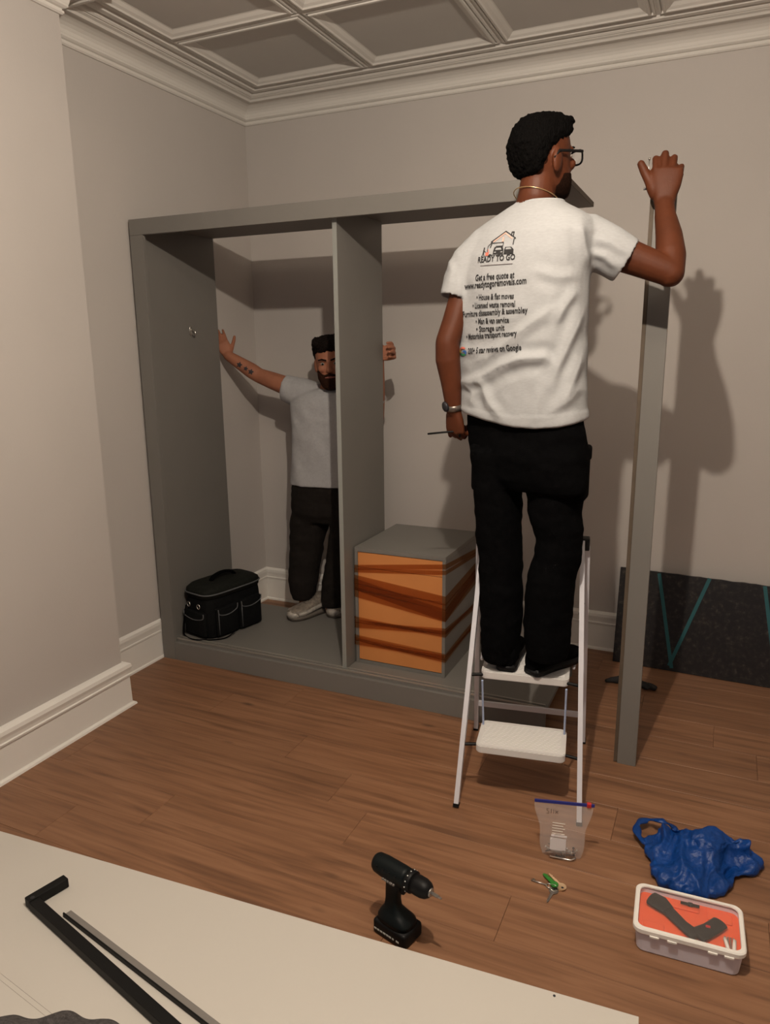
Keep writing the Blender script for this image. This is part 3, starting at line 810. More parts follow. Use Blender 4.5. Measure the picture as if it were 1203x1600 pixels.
# t-shirt
rows = [(316, 842, 34, .062, 0.0), (324, 840, 46, .080, 0.0), (338, 838, 68, .100, 0), (352, 832, 86, .114, 0), (372, 823, 100, .126, 0), (400, 813, 106, .135, 0), (440, 811, 104, .140, -.004), (490, 811, 102, .140, -.004),
        (540, 811, 100, .138, 0), (590, 812, 100, .138, 0), (630, 813, 100, .140, 0), (652, 814, 101, .141, 0)]
ssh = [loft([ell(P(cx, ry_, MY)+chest*dy, side, chest, extent_r(hw*PXM, dp, TH1)*1.0, dp, 48, 2.35) for ry_, cx, hw, dp, dy in rows])]
se = P(979, 408, -1.375)
sdir = (se-rsh).normalized()
def sleeve(path, rads, ref=(0, 0, 1)):
    """ends in a shallow opening"""
    pts = [Vector(p) for p in path]; d = (pts[-1]-pts[-2]).normalized()
    pts2 = pts+[pts[-1]-d*0.002, pts[-1]-d*0.02]; r2 = list(rads)+[rads[-1]*0.90, rads[-1]*0.84]
    fr = frames(pts, False, ref); fr = fr+[fr[-1], fr[-1]]
    return loft([ell(p, x, y, r_, r_, 28) for p, r_, (x, y, t_) in zip(pts2, r2, fr)])
ssh.append(sleeve([P(845, 385, MY), P(885, 378, MY), P(920, 378, MY+0.005), P(950, 391, -1.39), se], [0.085, 0.090, 0.084, 0.076, 0.071]))
sl = P(711, 468, MY-0.045)
ssh.append(sleeve([P(785, 386, MY), P(757, 392, MY-0.005), P(734, 413, MY-0.015), P(719, 442, MY-0.03), sl], [0.070, 0.074, 0.068, 0.060, 0.054], (0, 1, 0)))
me = fuse(ssh, 0.0055, 9)
# folds: (pixel polyline as seen on the shirt, height, width)
folds = [([(722, 598), (755, 590), (785, 572), (815, 562), (850, 560), (862, 572)], 0.016, 9), ([(728, 572), (765, 560), (800, 530), (840, 500), (875, 478)], 0.008, 9),
         ([(905, 430), (870, 432), (830, 420)], 0.005, 9), ([(900, 452), (880, 480), (865, 510)], 0.008, 8), ([(912, 480), (885, 540), (860, 600)], 0.009, 9), ([(910, 545), (895, 590), (878, 625)], 0.009, 9),
         ([(716, 600), (750, 600), (765, 630), (785, 650)], 0.010, 8), ([(908, 600), (890, 620), (850, 640)], 0.006, 9), ([(712, 430), (720, 470), (722, 520)], 0.006, 8), ([(905, 345), (910, 385), (918, 420)], 0.010, 8),
         ([(925, 372), (955, 380), (985, 400)], 0.006, 6), ([(920, 395), (945, 402), (965, 420)], 0.007, 6), ([(715, 540), (735, 552), (775, 545)], 0.006, 8), ([(735, 640), (740, 615), (725, 600)], 0.007, 7),
         ([(845, 600), (838, 630), (835, 655)], 0.005, 9), ([(700, 400), (706, 425), (698, 455)], 0.005, 6)]
px = project_px(get_np(me)); co = get_np(me); nn = normals_np(me); out = co.copy()
for i in range(len(co)):
    p = Vector(co[i]); d = 0.0
    facing = nn[i] @ (CAM-co[i])
    if facing > 0 and co[i][1] < MY+0.02:
        for poly, h, wd in folds:
            dist, tt, sd = polydist(px[i], poly)
            if dist < wd*3:
                fade = min(1, 4*min(tt, 1-tt)+0.12)
                d += h*fade*math.exp(-(dist/wd)**2)*(1.0 if sd < 0 else 0.75)
                d -= 0.35*h*fade*math.exp(-((dist-wd*1.6)/wd)**2)
    low = max(0, min(1, (px[i][1]-330)/150))
    d += low*0.004*noise.noise(p*9+Vector((5, 1, 2)))+low*0.0022*noise.noise(p*24)
    if px[i][1] > 643: d += 0.002
    out[i] = co[i]+nn[i]*d
    if px[i][1] > 585:
        out[i][2] -= PXM*min(1.1, (px[i][1]-585)/65)*(9-18*((px[i][0]-830)/110)**2)
set_np(me, out)
shirt = link_mesh('t_shirt', me, 'shirt', man, True)
off1 = org(man)
b = MB(); b.tube(ell(P(842, 319, MY), side, chest, extent_r(36*PXM, 0.066, TH1), 0.066, 40), 0.0060, 8, True); b.build('collar', 'shirt', shirt, True)
sb = bmesh.new(); sb.from_mesh(me); bvh = BVHTree.FromBMesh(sb); sb.free()
def on_shirt(px_, py_):
    d = Vector(ray(px_, py_)).normalized()
    h = bvh.ray_cast(Vector(CAM)-off1, d)
    return h[0]+off1 if h[0] else P(px_, py_, MY-0.15)
def lay(v2, A, B, H_px, k=0):
    """2D points (u 0..1 along the line, v in line heights) laid on the back between the surface points at pixels A and B"""
    a, c = on_shirt(*A), on_shirt(*B)
    s0, s1 = a.dot(side), c.dot(side); z0, z1 = a.z, c.z
    hh = H_px*PXM; out = []
    base = foot0.dot(chest)-0.45
    for u, v in v2:
        s = s0+(s1-s0)*u; z = z0+(z1-z0)*u+v*hh
        o = side*s+chest*base; o.z = z
        h = bvh.ray_cast(o-off1, chest)
        q = (h[0]+off1) if h[0] else o+chest*0.3
        out.append(q-chest*(0.0022+0.0004*k))
    return out
def text_2d(txt, bold=0.0):
    cu_ = bpy.data.curves.new('t', 'FONT'); cu_.body = txt; cu_.size = 1.0; cu_.offset = bold; cu_.resolution_u = 2; cu_.space_character = 1.02
    o = bpy.data.objects.new('t', cu_); COL.objects.link(o)
    dg = bpy.context.evaluated_depsgraph_get(); me_ = bpy.data.meshes.new_from_object(o.evaluated_get(dg))
    v = [(p.co.x, p.co.y) for p in me_.vertices]; f = [tuple(p.vertices) for p in me_.polygons]
    bpy.data.objects.remove(o); bpy.data.curves.remove(cu_); bpy.data.meshes.remove(me_)
    x0 = min(p[0] for p in v); x1 = max(p[0] for p in v)
    return [((x-x0)/(x1-x0), y/0.70) for x, y in v], f
def flat_mesh(name, vs, fs, material, parent):
    me_ = bpy.data.meshes.new(name); me_.from_pydata([tuple(v) for v in vs], [], fs); me_.update()
    return link_mesh(name, me_, material, parent)
lines = [('READY TO GO', (747, 410.5), (805, 405.5), 8.2, 0.028), ('Get a free quote at', (743, 439), (804, 434), 9.2, 0.028), ('www.readytogoremovals.com', (726, 452.5), (823, 443), 9.4, 0.028),
         ('\u2022 House & flat moves', (745, 469), (803, 466.5), 8.4, 0.028), ('\u2022 Licensed waste removal', (739, 482), (805, 479), 8.4, 0.028), ('Furniture dissassembly & assembley', (724, 495.5), (825, 488.5), 8.4, 0.028),
         ('\u2022 Man & van service', (744, 506.5), (796, 504), 8.4, 0.028), ('\u2022 Storage unit', (744.5, 518.5), (789, 516), 8.4, 0.028), ('\u2022 Motorbike transport recovery', (729.5, 530.5), (808, 524.5), 8.4, 0.028),
         ('200+ 5 star reviews on Google', (732, 553), (815, 547), 9.0, 0.028)]
for txt, A, B, hpx, bold in lines:
    v2, f2 = text_2d(txt, bold)
    flat_mesh('printed_line', lay(v2, A, B, hpx), f2, 'print_black', shirt)
# drawn emblem: house roof, two vans, a walking figure with a trolley
def stroke2(pts, w_, closed=False):
    vs, fs = [], []; n = len(pts)
    for i in range(n if closed else n-1):
        (x0, y0), (x1, y1) = pts[i], pts[(i+1) % n]
        L = math.hypot(x1-x0, y1-y0); nx, ny = -(y1-y0)/L*w_/2, (x1-x0)/L*w_/2; ex_, ey_ = (x1-x0)/L*w_/3, (y1-y0)/L*w_/3
        k = len(vs); vs += [(x0-ex_+nx, y0-ey_+ny), (x0-ex_-nx, y0-ey_-ny), (x1+ex_-nx, y1+ey_-ny), (x1+ex_+nx, y1+ey_+ny)]; fs.append((k, k+1, k+2, k+3))
    return vs, fs
def emblem(name, shapes, material, k):
    vs, fs = [], []
    for v, f in shapes:
        n0 = len(vs); vs += v; fs += [tuple(i+n0 for i in q) for q in f]
    v2 = [(x/50.0, y) for x, y in vs]
    flat_mesh(name, lay([(u, v) for u, v in v2], (752, 402.5), (802, 399.5), 1.0, k), fs, material, shirt)
def poly2(pts): return list(pts), [tuple(range(len(pts)))]
blk = [stroke2([(13, 14), (15, 21), (13, 22), (33, 36), (50, 25), (48, 24), (48, 16)], 1.3), stroke2([(43, 29), (43, 34), (46, 34), (46, 28)], 1.6),
       stroke2([(9, 4), (9, 16), (13, 20), (24, 20)], 0.9), stroke2([(24, 20), (33, 20), (33, 15), (22, 15)], 0.9), poly2([(20, 14), (33, 14), (35, 9), (35, 4), (19, 4), (19, 9)]), poly2([(37, 13), (46, 13), (50, 9), (50, 4), (36, 4), (36, 9)]),
       poly2([(13, 4), (16, 4), (16, 1), (13, 1)]), poly2([(27, 4), (31, 4), (31, 1), (27, 1)]), poly2([(41, 4), (45, 4), (45, 1.5), (41, 1.5)]), stroke2([(8, 2.5), (50, 3)], 1.0),
       stroke2([(3, 11), (3, 6)], 2.2), stroke2([(3, 6), (0.5, 1)], 1.1), stroke2([(3, 6), (5.5, 1)], 1.1), stroke2([(3, 10), (7, 7)], 0.9), poly2([(2, 12), (4, 12), (4, 14.5), (2, 14.5)])]
emblem('printed_emblem', blk, 'print_black', 0)
wh = [poly2([(23, 12.5), (30.5, 12.5), (32, 9.5), (22, 9.5)]), poly2([(39, 12), (45, 12), (47, 9.5), (38, 9.5)]), poly2([(21, 7), (24, 7), (24, 5.6), (21, 5.6)]), poly2([(31, 7), (34, 7), (34, 5.6), (31, 5.6)])]
emblem('printed_window', wh, 'shirt', 1)
emblem('printed_emblem', [poly2([(7, 2), (12, 2), (12, 7), (7, 7)]), stroke2([(12, 7), (10, 11)], 1.0)], 'print_red', 1)
emblem('printed_emblem', [stroke2([(17, 22), (33, 33.5), (45, 25)], 1.6), stroke2([(31.5, 22), (31.5, 27)], 2.4)], 'print_peach', 0)
v2, f2 = stroke2([(752-749+i*3.4, 0) for i in range(15)], 0.9)
keep = [(v2[4*i:4*i+4]) for i in range(14)]
vs = []; fs = []
for i, q in enumerate(keep):
    k = len(vs); vs += [((x-1.5)/50+0.0, y*1.0) for x, y in q]; fs.append((k, k+1, k+2, k+3))
flat_mesh('printed_line', lay(vs, (750, 415.5), (802, 412), 0.9), fs, 'ink_faint', shirt)
def arc2(a0, a1, r_, w_, c=(0.5, 0.5), n=8):
    vs, fs = [], []
    for i in range(n+1):
        a = R(a0+(a1-a0)*i/n)
        vs += [(c[0]+(r_+w_/2)*math.cos(a), c[1]+(r_+w_/2)*math.sin(a)), (c[0]+(r_-w_/2)*math.cos(a), c[1]+(r_-w_/2)*math.sin(a))]
    for i in range(n): fs.append((2*i, 2*i+1, 2*i+3, 2*i+2))
    return vs, fs
for a0, a1, cm in ((40, 150, 'print_red'), (150, 205, 'print_yellow'), (205, 310, 'print_green'), (310, 355, 'print_blue')):
    v2, f2 = arc2(a0, a1, 0.38, 0.20); flat_mesh('printed_letter', lay(v2, (720, 557), (730.5, 556), 15.0), f2, cm, shirt)
v2, f2 = poly2([(0.5, 0.42), (0.94, 0.42), (0.94, 0.58), (0.5, 0.58)]); flat_mesh('printed_letter', lay(v2, (720, 557), (730.5, 556), 15.0), f2, 'print_blue', shirt)

# necklace, watch
nk = []
for k in range(40):
    a = 2*PI*k/40
    nk.append(nb+Vector((-0.002, 0, 0.040))+side*(0.0715*math.cos(a))+chest*(0.0735*math.sin(a))+Vector((0, 0, -0.024*math.sin(a)-0.004*math.cos(a))))
MB().tube(nk, 0.0017, 6, True).build('necklace', 'gold_chain', man, True)
wd_ = (lwr-lel).normalized(); wc = lwr-wd_*0.008; wx = wd_.orthogonal().normalized(); wy = wd_.cross(wx)
b = MB(); b.raw(*loft([ell(wc+wd_*a, wx, wy, r_, r_, 28) for a, r_ in ((-0.010, 0.0295), (-0.009, 0.0315), (0.009, 0.0315), (0.010, 0.0295))]))
wt = b.build('wristwatch', 'watch_steel', man, True)
bd = Vector((-0.65, -0.75, 0.1)).normalized(); M = frame_matrix(wc+bd*0.033, wd_, wd_.cross(bd), bd)
b = MB(); b.raw(*xf(M, loft([ell((0, 0, z), X_, Y_, r_, r_, 20) for z, r_ in ((-0.004, 0.018), (0.003, 0.0185), (0.006, 0.016))]))); b.build('watch_case', 'dark_fitting', wt, True)

# black cargo trousers
PYX = MY
def tleg(rows_):
    return loft([ell(P(cx, ry_, MY+dy), side, chest, extent_r(hw*PXM, dp, TH1*0.7), dp, 32, 2.3) for ry_, cx, hw, dp, dy in rows_])
tsh = [loft([ell(P(cx, ry_, MY), side, chest, extent_r(hw*PXM, dp, TH1), dp, 40, 2.3) for ry_, cx, hw, dp in [(636, 817, 91, .118), (670, 820, 93, .122), (710, 824, 93, .125), (745, 824, 92, .115), (762, 824, 88, .09)]]),
       tleg([(700, 776, 40, .100, 0), (760, 778, 38, .098, 0), (820, 780, 36, .090, 0), (860, 781, 36, .085, 0), (920, 783, 34, .082, -.010), (970, 783, 33, .082, -.018), (1005, 783, 32, .080, -.022), (1028, 783, 29, .074, -.022)]),
       tleg([(700, 868, 48, .105, 0), (760, 867, 46, .102, 0), (800, 866, 43, .095, 0), (840, 875, 37, .088, 0), (870, 871, 38, .084, -.004), (915, 858, 39, .084, -.010), (960, 856, 38, .084, -.018), (1000, 855, 37, .082, -.022), (1026, 853, 33, .076, -.022)])]
me = fuse(tsh, 0.007, 8)
displace(me, lambda p, n: 0.007*noise.noise(Vector((p[0]*7, p[1]*7, p[2]*13)))+0.0035*noise.noise(Vector((p[0]*20+3, p[1]*20, p[2]*34))))
tro = link_mesh('trousers', me, 'black_cloth', man, True)
def cargo(c_px, z0px, z1px, outx, y_):
    a = P(c_px, z0px, y_); c = P(c_px, z1px, y_)
    b = MB(); b.box((min(a.x, c.x)-0.026, y_-0.060, c.z), (max(a.x, c.x)+0.026, y_+0.070, a.z), 0.018, None, 3)
    o = b.build('cargo_pocket', 'black_cloth', tro, True)
    b = MB(); b.box((min(a.x, c.x)-0.029, y_-0.064, a.z-0.05), (max(a.x, c.x)+0.029, y_+0.075, a.z+0.006), 0.012, None, 3); b.build('pocket_flap', 'black_cloth', tro, True)
cargo(754, 694, 764, -1, MY); cargo(903, 700, 784, 1, MY)
# shoes
def shoe(heel, toe, z0, parent, mats, wid=0.046, hgt=0.075, name='shoe', sole=0.026):
    h = Vector((heel[0], heel[1], z0)); t_ = Vector((toe[0], toe[1], z0)); f = (t_-h).normalized(); s = Vector((f.y, -f.x, 0)); L = (t_-h).length
    prof_ = [(0.0, 0.55, 0.80), (0.04, 0.74, 1.0), (0.14, 0.80, 1.06), (0.30, 0.80, 1.0), (0.45, 0.88, 0.86), (0.60, 1.0, 0.70), (0.75, 1.04, 0.58), (0.88, 0.92, 0.50), (0.96, 0.66, 0.42), (1.0, 0.40, 0.34)]
    rings = []
    for a, wk, hk_ in prof_:
        hh = hgt*hk_; c = h+f*(a*L)+Vector((0, 0, sole*0.6+hh/2))
        rings.append(ell(c, s, Vector((0, 0, 1)), wid*wk, hh/2, 24, 2.6))
    ank = limb([h+f*(0.18*L)+Vector((0, 0, hgt*0.5)), h+f*(0.17*L)+Vector((0, 0, hgt+0.028))], [0.044, 0.040], 18, cap=False)
    me_ = fuse([loft(rings), ank], 0.005, 4)
    o = link_mesh(name, me_, mats[0], parent, True)
    srings = [[p for p in ()]]
    poly = []
    for a, wk, _ in prof_: poly.append((a*L, wid*wk*1.06))
    pl = [(x, y) for x, y in poly]+[(x, -y) for x, y in reversed(poly)]
    b = MB(); b.prism(pl, h, f, s, Vector((0, 0, 1)), sole, 0.004, 2); b.build('sole', mats[1], o, True)
    b = MB()
    for k in range(5):
        a = 0.34+0.07*k; hh = hgt*(0.97-0.075*k-0.0)+sole*0.6
        c = h+f*(a*L)+Vector((0, 0, hh+0.001)); b.tube([c-s*wid*0.45-Vector((0, 0, 0.006)), c+Vector((0, 0, 0.004))-f*0.003, c+s*wid*0.45-Vector((0, 0, 0.006))], 0.0028, 6)
    b.build('laces', mats[2], o, True)
    if len(mats) > 3:
        for sg in (-1, 1):
            b = MB(); pts = []
            for a, wk, hk_ in prof_[2:8]: pts.append(h+f*(a*L)+s*(sg*wid*wk*0.99)+Vector((0, 0, sole*0.6+hgt*hk_*0.42)))
            b.tube(pts, 0.013, 8, flat=1.0); b.build('overlay', mats[3], o, True)
        b = MB(); b.raw(*sphere(h+f*(0.86*L)+Vector((0, 0, sole*0.6+0.012)), 0.047, 0.050, 0.030)); b.build('toe_cap', mats[3], o, True)
    return o
zt = UZ+0.0019
hl = G(790, 1050, zt); hr = G(832, 1056, zt)
shoe((hl.x, hl.y), (hl.x-0.035, hl.y+0.265), zt, man, ('black_cloth', 'black_plastic', 'black_cloth'), 0.047, 0.075)
shoe((hr.x-0.01, hr.y), (hr.x+0.115, hr.y+0.24), zt, man, ('black_cloth', 'black_plastic', 'black_cloth'), 0.047, 0.075)
# things in his hands
kp = lwr+lhd*0.078+Vector((0.0, -0.006, 0))
e0 = P(668, 678, kp.y-0.03)
b = MB(); b.tube([e0, e0.lerp(kp, 0.6), kp+Vector((0.012, 0, 0)), kp+Vector((0.016, 0.0, -0.004)), kp+Vector((0.018, 0, -0.022))], 0.0038, 6)
props(b.build('hex_key', 'black_metal', None, True, tuple(kp)), 'thin black hex key held in the lowered hand of the man on the ladder', 'hex key')
tp = P(1013, 268, -1.165)
b = MB(); b.tube([tp+Vector((0, 0, -0.02)), tp+Vector((0.001, 0, 0.036))], 0.0016, 6); b.tube([tp+Vector((0.001, 0, 0.036)), tp+Vector((0.001, 0, 0.042))], 0.0035, 8)
props(b.build('screw', 'steel', None, True, tuple(tp)), 'thin metal screw held upright at the raised thumb', 'screw')

# ------------------------------------------------------------------ the bearded man inside the wardrobe
NY_ = -0.34
PXN = (P(560, 650, NY_)-P(460, 650, NY_)).length/100.0
A2 = R(180-13)                                     # faces the camera
fwd = Vector((math.sin(A2), math.cos(A2), 0)); rgt = Vector((-fwd.y, fwd.x, 0))   # rgt: to the right in the picture
if rgt.x < 0: rgt = -rgt
HM2 = head_frame(P(519, 599, NY_-0.03), R(180-25), R(-8), R(4))
body = head_shapes(HM2)
nb2 = P(517, 612, NY_)
body.append(limb([HM2 @ Vector((0, -0.025, 0.05)), HM2 @ Vector((0, -0.03, 0.0)), nb2, nb2-Vector((0, 0, 0.05))], [0.056, 0.058, 0.066, 0.085], 20))
body.append(loft([ell(P(cx, ry_, NY_), rgt, fwd, hw*PXN, dp, 28, 2.3) for ry_, cx, hw, dp in [(616, 518, 42, .08), (640, 520, 50, .095), (690, 522, 46, .10), (740, 521, 45, .10), (775, 521, 42, .085), (795, 520, 30, .06)]]))
body.append(limb([P(492, 800, NY_), P(483, 870, NY_-0.02), P(478, 935, NY_-0.06), P(477, 955, NY_-0.06)], [0.075, 0.055, 0.04, 0.04], 16))
body.append(limb([P(548, 800, NY_), P(535, 870, NY_), P(520, 940, NY_-0.03), P(519, 952, NY_-0.03)], [0.075, 0.055, 0.04, 0.04], 16))
s2 = P(466, 610, NY_); e2 = P(405, 587, NY_-0.03); w2 = P(357, 556, -0.425)
body.append(limb([s2, s2.lerp(e2, 0.35), s2.lerp(e2, 0.7), e2], [0.056, 0.053, 0.048, 0.042], 18))
body.append(limb([e2, e2.lerp(w2, 0.25), e2.lerp(w2, 0.6), w2], [0.042, 0.044, 0.037, 0.028], 18))
hd2 = (P(343, 528, -0.435)-w2).normalized()
body += hand_shapes(w2, hd2, Vector((0.55, -0.8, 0.1)), Vector((0.8, 0.5, 0.4)), [(0.25, 0.35, 0.3)]*4, 0.08, 0.92, thumb=Vector((0.1, 0.5, 0.85)), thumb_curl=0.2)
s3 = P(570, 612, NY_); e3 = P(588, 652, NY_+0.06); w3 = Vector((1.036, -0.470, P(590, 556, -0.47).z))
body.append(limb([s3, s3.lerp(e3, 0.5), e3], [0.056, 0.050, 0.043], 18))
body.append(limb([e3, e3.lerp(w3, 0.4), w3], [0.043, 0.042, 0.028], 18))
body += hand_shapes(w3, Vector((1.0, 0.10, 0.30)), Vector((0.1, 1, 0)), Vector((-0.3, 0, 1)), [(1.35, 0.25, 0.2), (1.4, 0.2, 0.2), (1.4, 0.2, 0.2), (1.4, 0.2, 0.2)], 0.16, 1.0, thumb=Vector((-0.1, -0.3, 0.9)), thumb_curl=0.1)
me = fuse(body, 0.0045, 5)
f2l = Vector((P(500, 700, NY_).x, NY_-0.1, 0.1105))
man2 = person_root('person', me, 'skin_light', f2l, 'bearded person in plain light grey t-shirt standing inside the wardrobe holding its panels')
face_parts(HM2, man2, 'lips', 'hair_brown')
rows = [(0.060, -0.045, -0.096, 0.055), (0.090, -0.030, -0.112, 0.074), (0.120, -0.010, -0.118, 0.082), (0.150, 0.020, -0.120, 0.087), (0.172, 0.070, -0.118, 0.088), (0.192, 0.100, -0.114, 0.087),
        (0.215, 0.104, -0.102, 0.079), (0.238, 0.092, -0.080, 0.062), (0.252, 0.060, -0.045, 0.036), (0.256, 0.03, -0.02, 0.016)]
curls = [sphere((random.uniform(-0.075, 0.075), random.uniform(-0.09, 0.095), random.uniform(0.205, 0.235)), random.uniform(0.014, 0.022)) for _ in range(26)]
me = hair_mesh(HM2, rows, 0.009, 9.0, extra=curls); link_mesh('hair', me, 'hair_brown', man2, True)
rings = [ell((0, (yf+yb)/2, z), X_, Y_, rx, (yf-yb)/2, 32, 2.25) for z, yf, yb, rx in [(-0.022, 0.085, 0.036, 0.028), (-0.004, 0.106, 0.000, 0.050), (0.028, 0.108, -0.015, 0.0635), (0.042, 0.1025, 0.005, 0.0680), (0.058, 0.097, 0.020, 0.0680), (0.080, 0.070, 0.005, 0.0705)]]
me = fuse([xf(HM2, loft(rings)), xf(HM2, limb([(-0.026, 0.098, 0.060), (0, 0.108, 0.067), (0.026, 0.098, 0.060)], [0.006, 0.008, 0.006], 10))], 0.004, 2); link_mesh('beard', me, 'beard_brown', man2, True)
rows = [(607, 518, 24, .070), (612, 518, 38, .088), (620, 518, 52, .104), (632, 519, 58, .114), (655, 520, 58, .122), (690, 520, 58, .124), (725, 519, 58, .122), (757, 519, 60, .124)]
ssh = [loft([ell(P(cx, ry_, NY_), rgt, fwd, hw*PXN, dp, 40, 2.4) for ry_, cx, hw, dp in rows])]
ssh.append(sleeve([P(500, 622, NY_), P(478, 616, NY_), P(460, 611, NY_), P(444, 606, NY_-0.01)], [0.080, 0.084, 0.080, 0.074]))
ssh.append(sleeve([P(540, 622, NY_), P(562, 618, NY_), P(578, 624, NY_), P(588, 634, NY_+0.03)], [0.076, 0.080, 0.076, 0.070]))
me = fuse(ssh, 0.0065, 9)
def f2(p, n):
    q = Vector(p)
    return 0.006*noise.noise(Vector((q.x*14+q.z*9, q.y*5, q.z*5-q.x*4)))+0.003*noise.noise(q*22)
displace(me, f2); shirt2 = link_mesh('t_shirt', me, 'shirt_grey', man2, True)
def tleg2(rows_): return loft([ell(P(cx, ry_, NY_+dy), rgt, fwd, hw*PXN, dp, 28, 2.3) for ry_, cx, hw, dp, dy in rows_])
tsh = [loft([ell(P(cx, ry_, NY_), rgt, fwd, hw*PXN, dp, 36, 2.3) for ry_, cx, hw, dp in [(748, 519, 55, .108), (775, 518, 58, .116), (800, 518, 58, .115), (815, 518, 54, .09)]]),
       tleg2([(790, 487, 29, .105, 0), (830, 482, 26, .095, -.01), (870, 478, 23, .088, -.025), (905, 475, 21, .080, -.05), (925, 474, 18, .07, -.06), (935, 474, 15, .06, -.06)]),
       tleg2([(790, 550, 29, .105, 0), (830, 545, 27, .095, 0), (870, 537, 24, .088, 0), (910, 526, 21, .080, -.02), (935, 522, 18, .07, -.03), (946, 521, 16, .06, -.03)])]
me = fuse(tsh, 0.008, 8)
displace(me, lambda p, n: 0.008*noise.noise(Vector((p[0]*8, p[1]*8, p[2]*14)))+0.004*noise.noise(Vector((p[0]*20+3, p[1]*20, p[2]*30))))
link_mesh('trousers', me, 'brown_trousers', man2, True)
zf = 0.1105
sm = ('sneaker', 'sneaker_dark', 'sneaker_dark', 'sneaker_silver')
t1 = G(452, 970, zf); shoe((t1.x+0.115, t1.y+0.255), (t1.x, t1.y), zf, man2, sm, 0.052, 0.088, sole=0.034)
t2 = G(517, 966, zf); shoe((t2.x+0.02, t2.y+0.27), (t2.x, t2.y), zf, man2, sm, 0.052, 0.088, sole=0.034)
# three small tattoos on the forearm
bb_ = bmesh.new(); bb_.from_mesh(man2.data); bv2 = BVHTree.FromBMesh(bb_); bb_.free()
for px_, py_, rad_ in ((374, 570, 5.0), (384, 576, 4.0), (392, 581, 5.0)):
    b = MB(); vs = []
    for k in range(11):
        a = 2*PI*k/10; rr = 0.0 if k == 10 else rad_*(1.0 if k % 2 == 0 else 0.55)
        q = ray(px_+rr*math.cos(a), py_+rr*math.sin(a)); h = bv2.ray_cast(Vector(CAM)-org(man2), Vector(q).normalized())
        pt = (h[0]+org(man2)+h[1]*0.0012) if h[0] else None
        vs.append(pt)
    if all(v is not None for v in vs):
        flat_mesh('tattoo', vs, [(10, k, (k+1) % 10) for k in range(10)], 'tattoo_ink', man2)

# ================================================================== GRANITE SLAB leaning on the back wall
def plane_hit(px_, py_, o, n):
    d = Vector(ray(px_, py_)); t_ = (Vector(o)-Vector(CAM)).dot(n)/d.dot(n); return Vector(CAM)+d*t_
SB0, SB1 = Vector((2.225, -0.150, 0)), Vector((3.75, -0.200, 0))
sx = (SB1-SB0).normalized(); lean = Vector((0.0, 0.100, 0.49)).normalized(); sn = sx.cross(lean).normalized()
if sn.y > 0: sn = -sn
LS = (SB1-SB0).length
slab = thing('granite_slab', (2.9, -0.12, 0), 'speckled black granite slab with teal tape leaning on the back wall', 'stone slab')
top = []
random.seed(11)
nseg = 60
for i in range(nseg+1):
    a = i/nseg
    top.append((a*LS, 0.498-0.018*a+0.004*noise.noise(Vector((a*30, 0, 0)))+0.003*noise.noise(Vector((a*90, 3, 0)))))
poly = [(0, 0), (LS, 0)]+[(x, y) for x, y in reversed(top)]
b = MB(); b.prism(poly, SB0+Vector((0, 0, 0.0025)), sx, lean, -sn, 0.022); b.build('stone', 'granite', slab)
so = SB0+Vector((0, 0, 0.0025))
def slab_tape(a, c, w_=0.017):
    p = plane_hit(*a, so, sn); q = plane_hit(*c, so, sn)
    d = (q-p).normalized(); s = d.cross(sn).normalized()*w_/2; e = sn*0.0012
    b = MB(); b.raw([p-s+e*0.2, p+s+e*0.2, q+s+e*0.2, q-s+e*0.2, p-s+e, p+s+e, q+s+e, q-s+e], [(0, 1, 2, 3), (4, 5, 6, 7), (0, 1, 5, 4), (1, 2, 6, 5), (2, 3, 7, 6), (3, 0, 4, 7)])
    b.build('tape_strip', 'teal_tape', slab)
slab_tape((1030, 896), (1049, 1044)); slab_tape((1109, 904), (1045, 1040)); slab_tape((1195, 916), (1213, 1066)); slab_tape((1290, 925), (1210, 1068))

# ================================================================== BLACK GLOVE on the floor behind the post
gc = Vector((2.335, -0.400, 0.0))
gl_sh = [limb([gc+Vector((-0.050, 0.005, 0.018)), gc+Vector((0.0, 0, 0.022)), gc+Vector((0.055, -0.01, 0.018))], [0.026, 0.036, 0.030], 16, flat=[0.55]*3, ref=(0, 0, 1))]
for i, (a, l) in enumerate(((-0.15, 0.07), (0.15, 0.075), (-0.55, 0.04), (0.5, 0.04))):
    p = gc+Vector((0.05, -0.01, 0.014)); d = Vector((math.cos(a), math.sin(a), 0)); gl_sh.append(limb([p, p+d*l*0.6+Vector((0, 0, 0.004)), p+d*l-Vector((0, 0, 0.004))], [0.012, 0.011, 0.009], 10))
p = gc+Vector((-0.045, 0.0, 0.016)); gl_sh.append(limb([p, p+Vector((-0.04, -0.012, 0.0)), p+Vector((-0.058, -0.02, -0.006))], [0.018, 0.014, 0.009], 10))
me = fuse(gl_sh, 0.004, 3); displace(me, lambda p, n: 0.004*noise.noise(Vector(p)*35))
co = get_np(me); co[:, 2] -= co[:, 2].min(); set_np(me, co)
props(link_mesh('work_glove', me, 'glove_black', None, True, tuple(gc)), 'crumpled black work glove lying on the floor behind the loose post', 'glove')

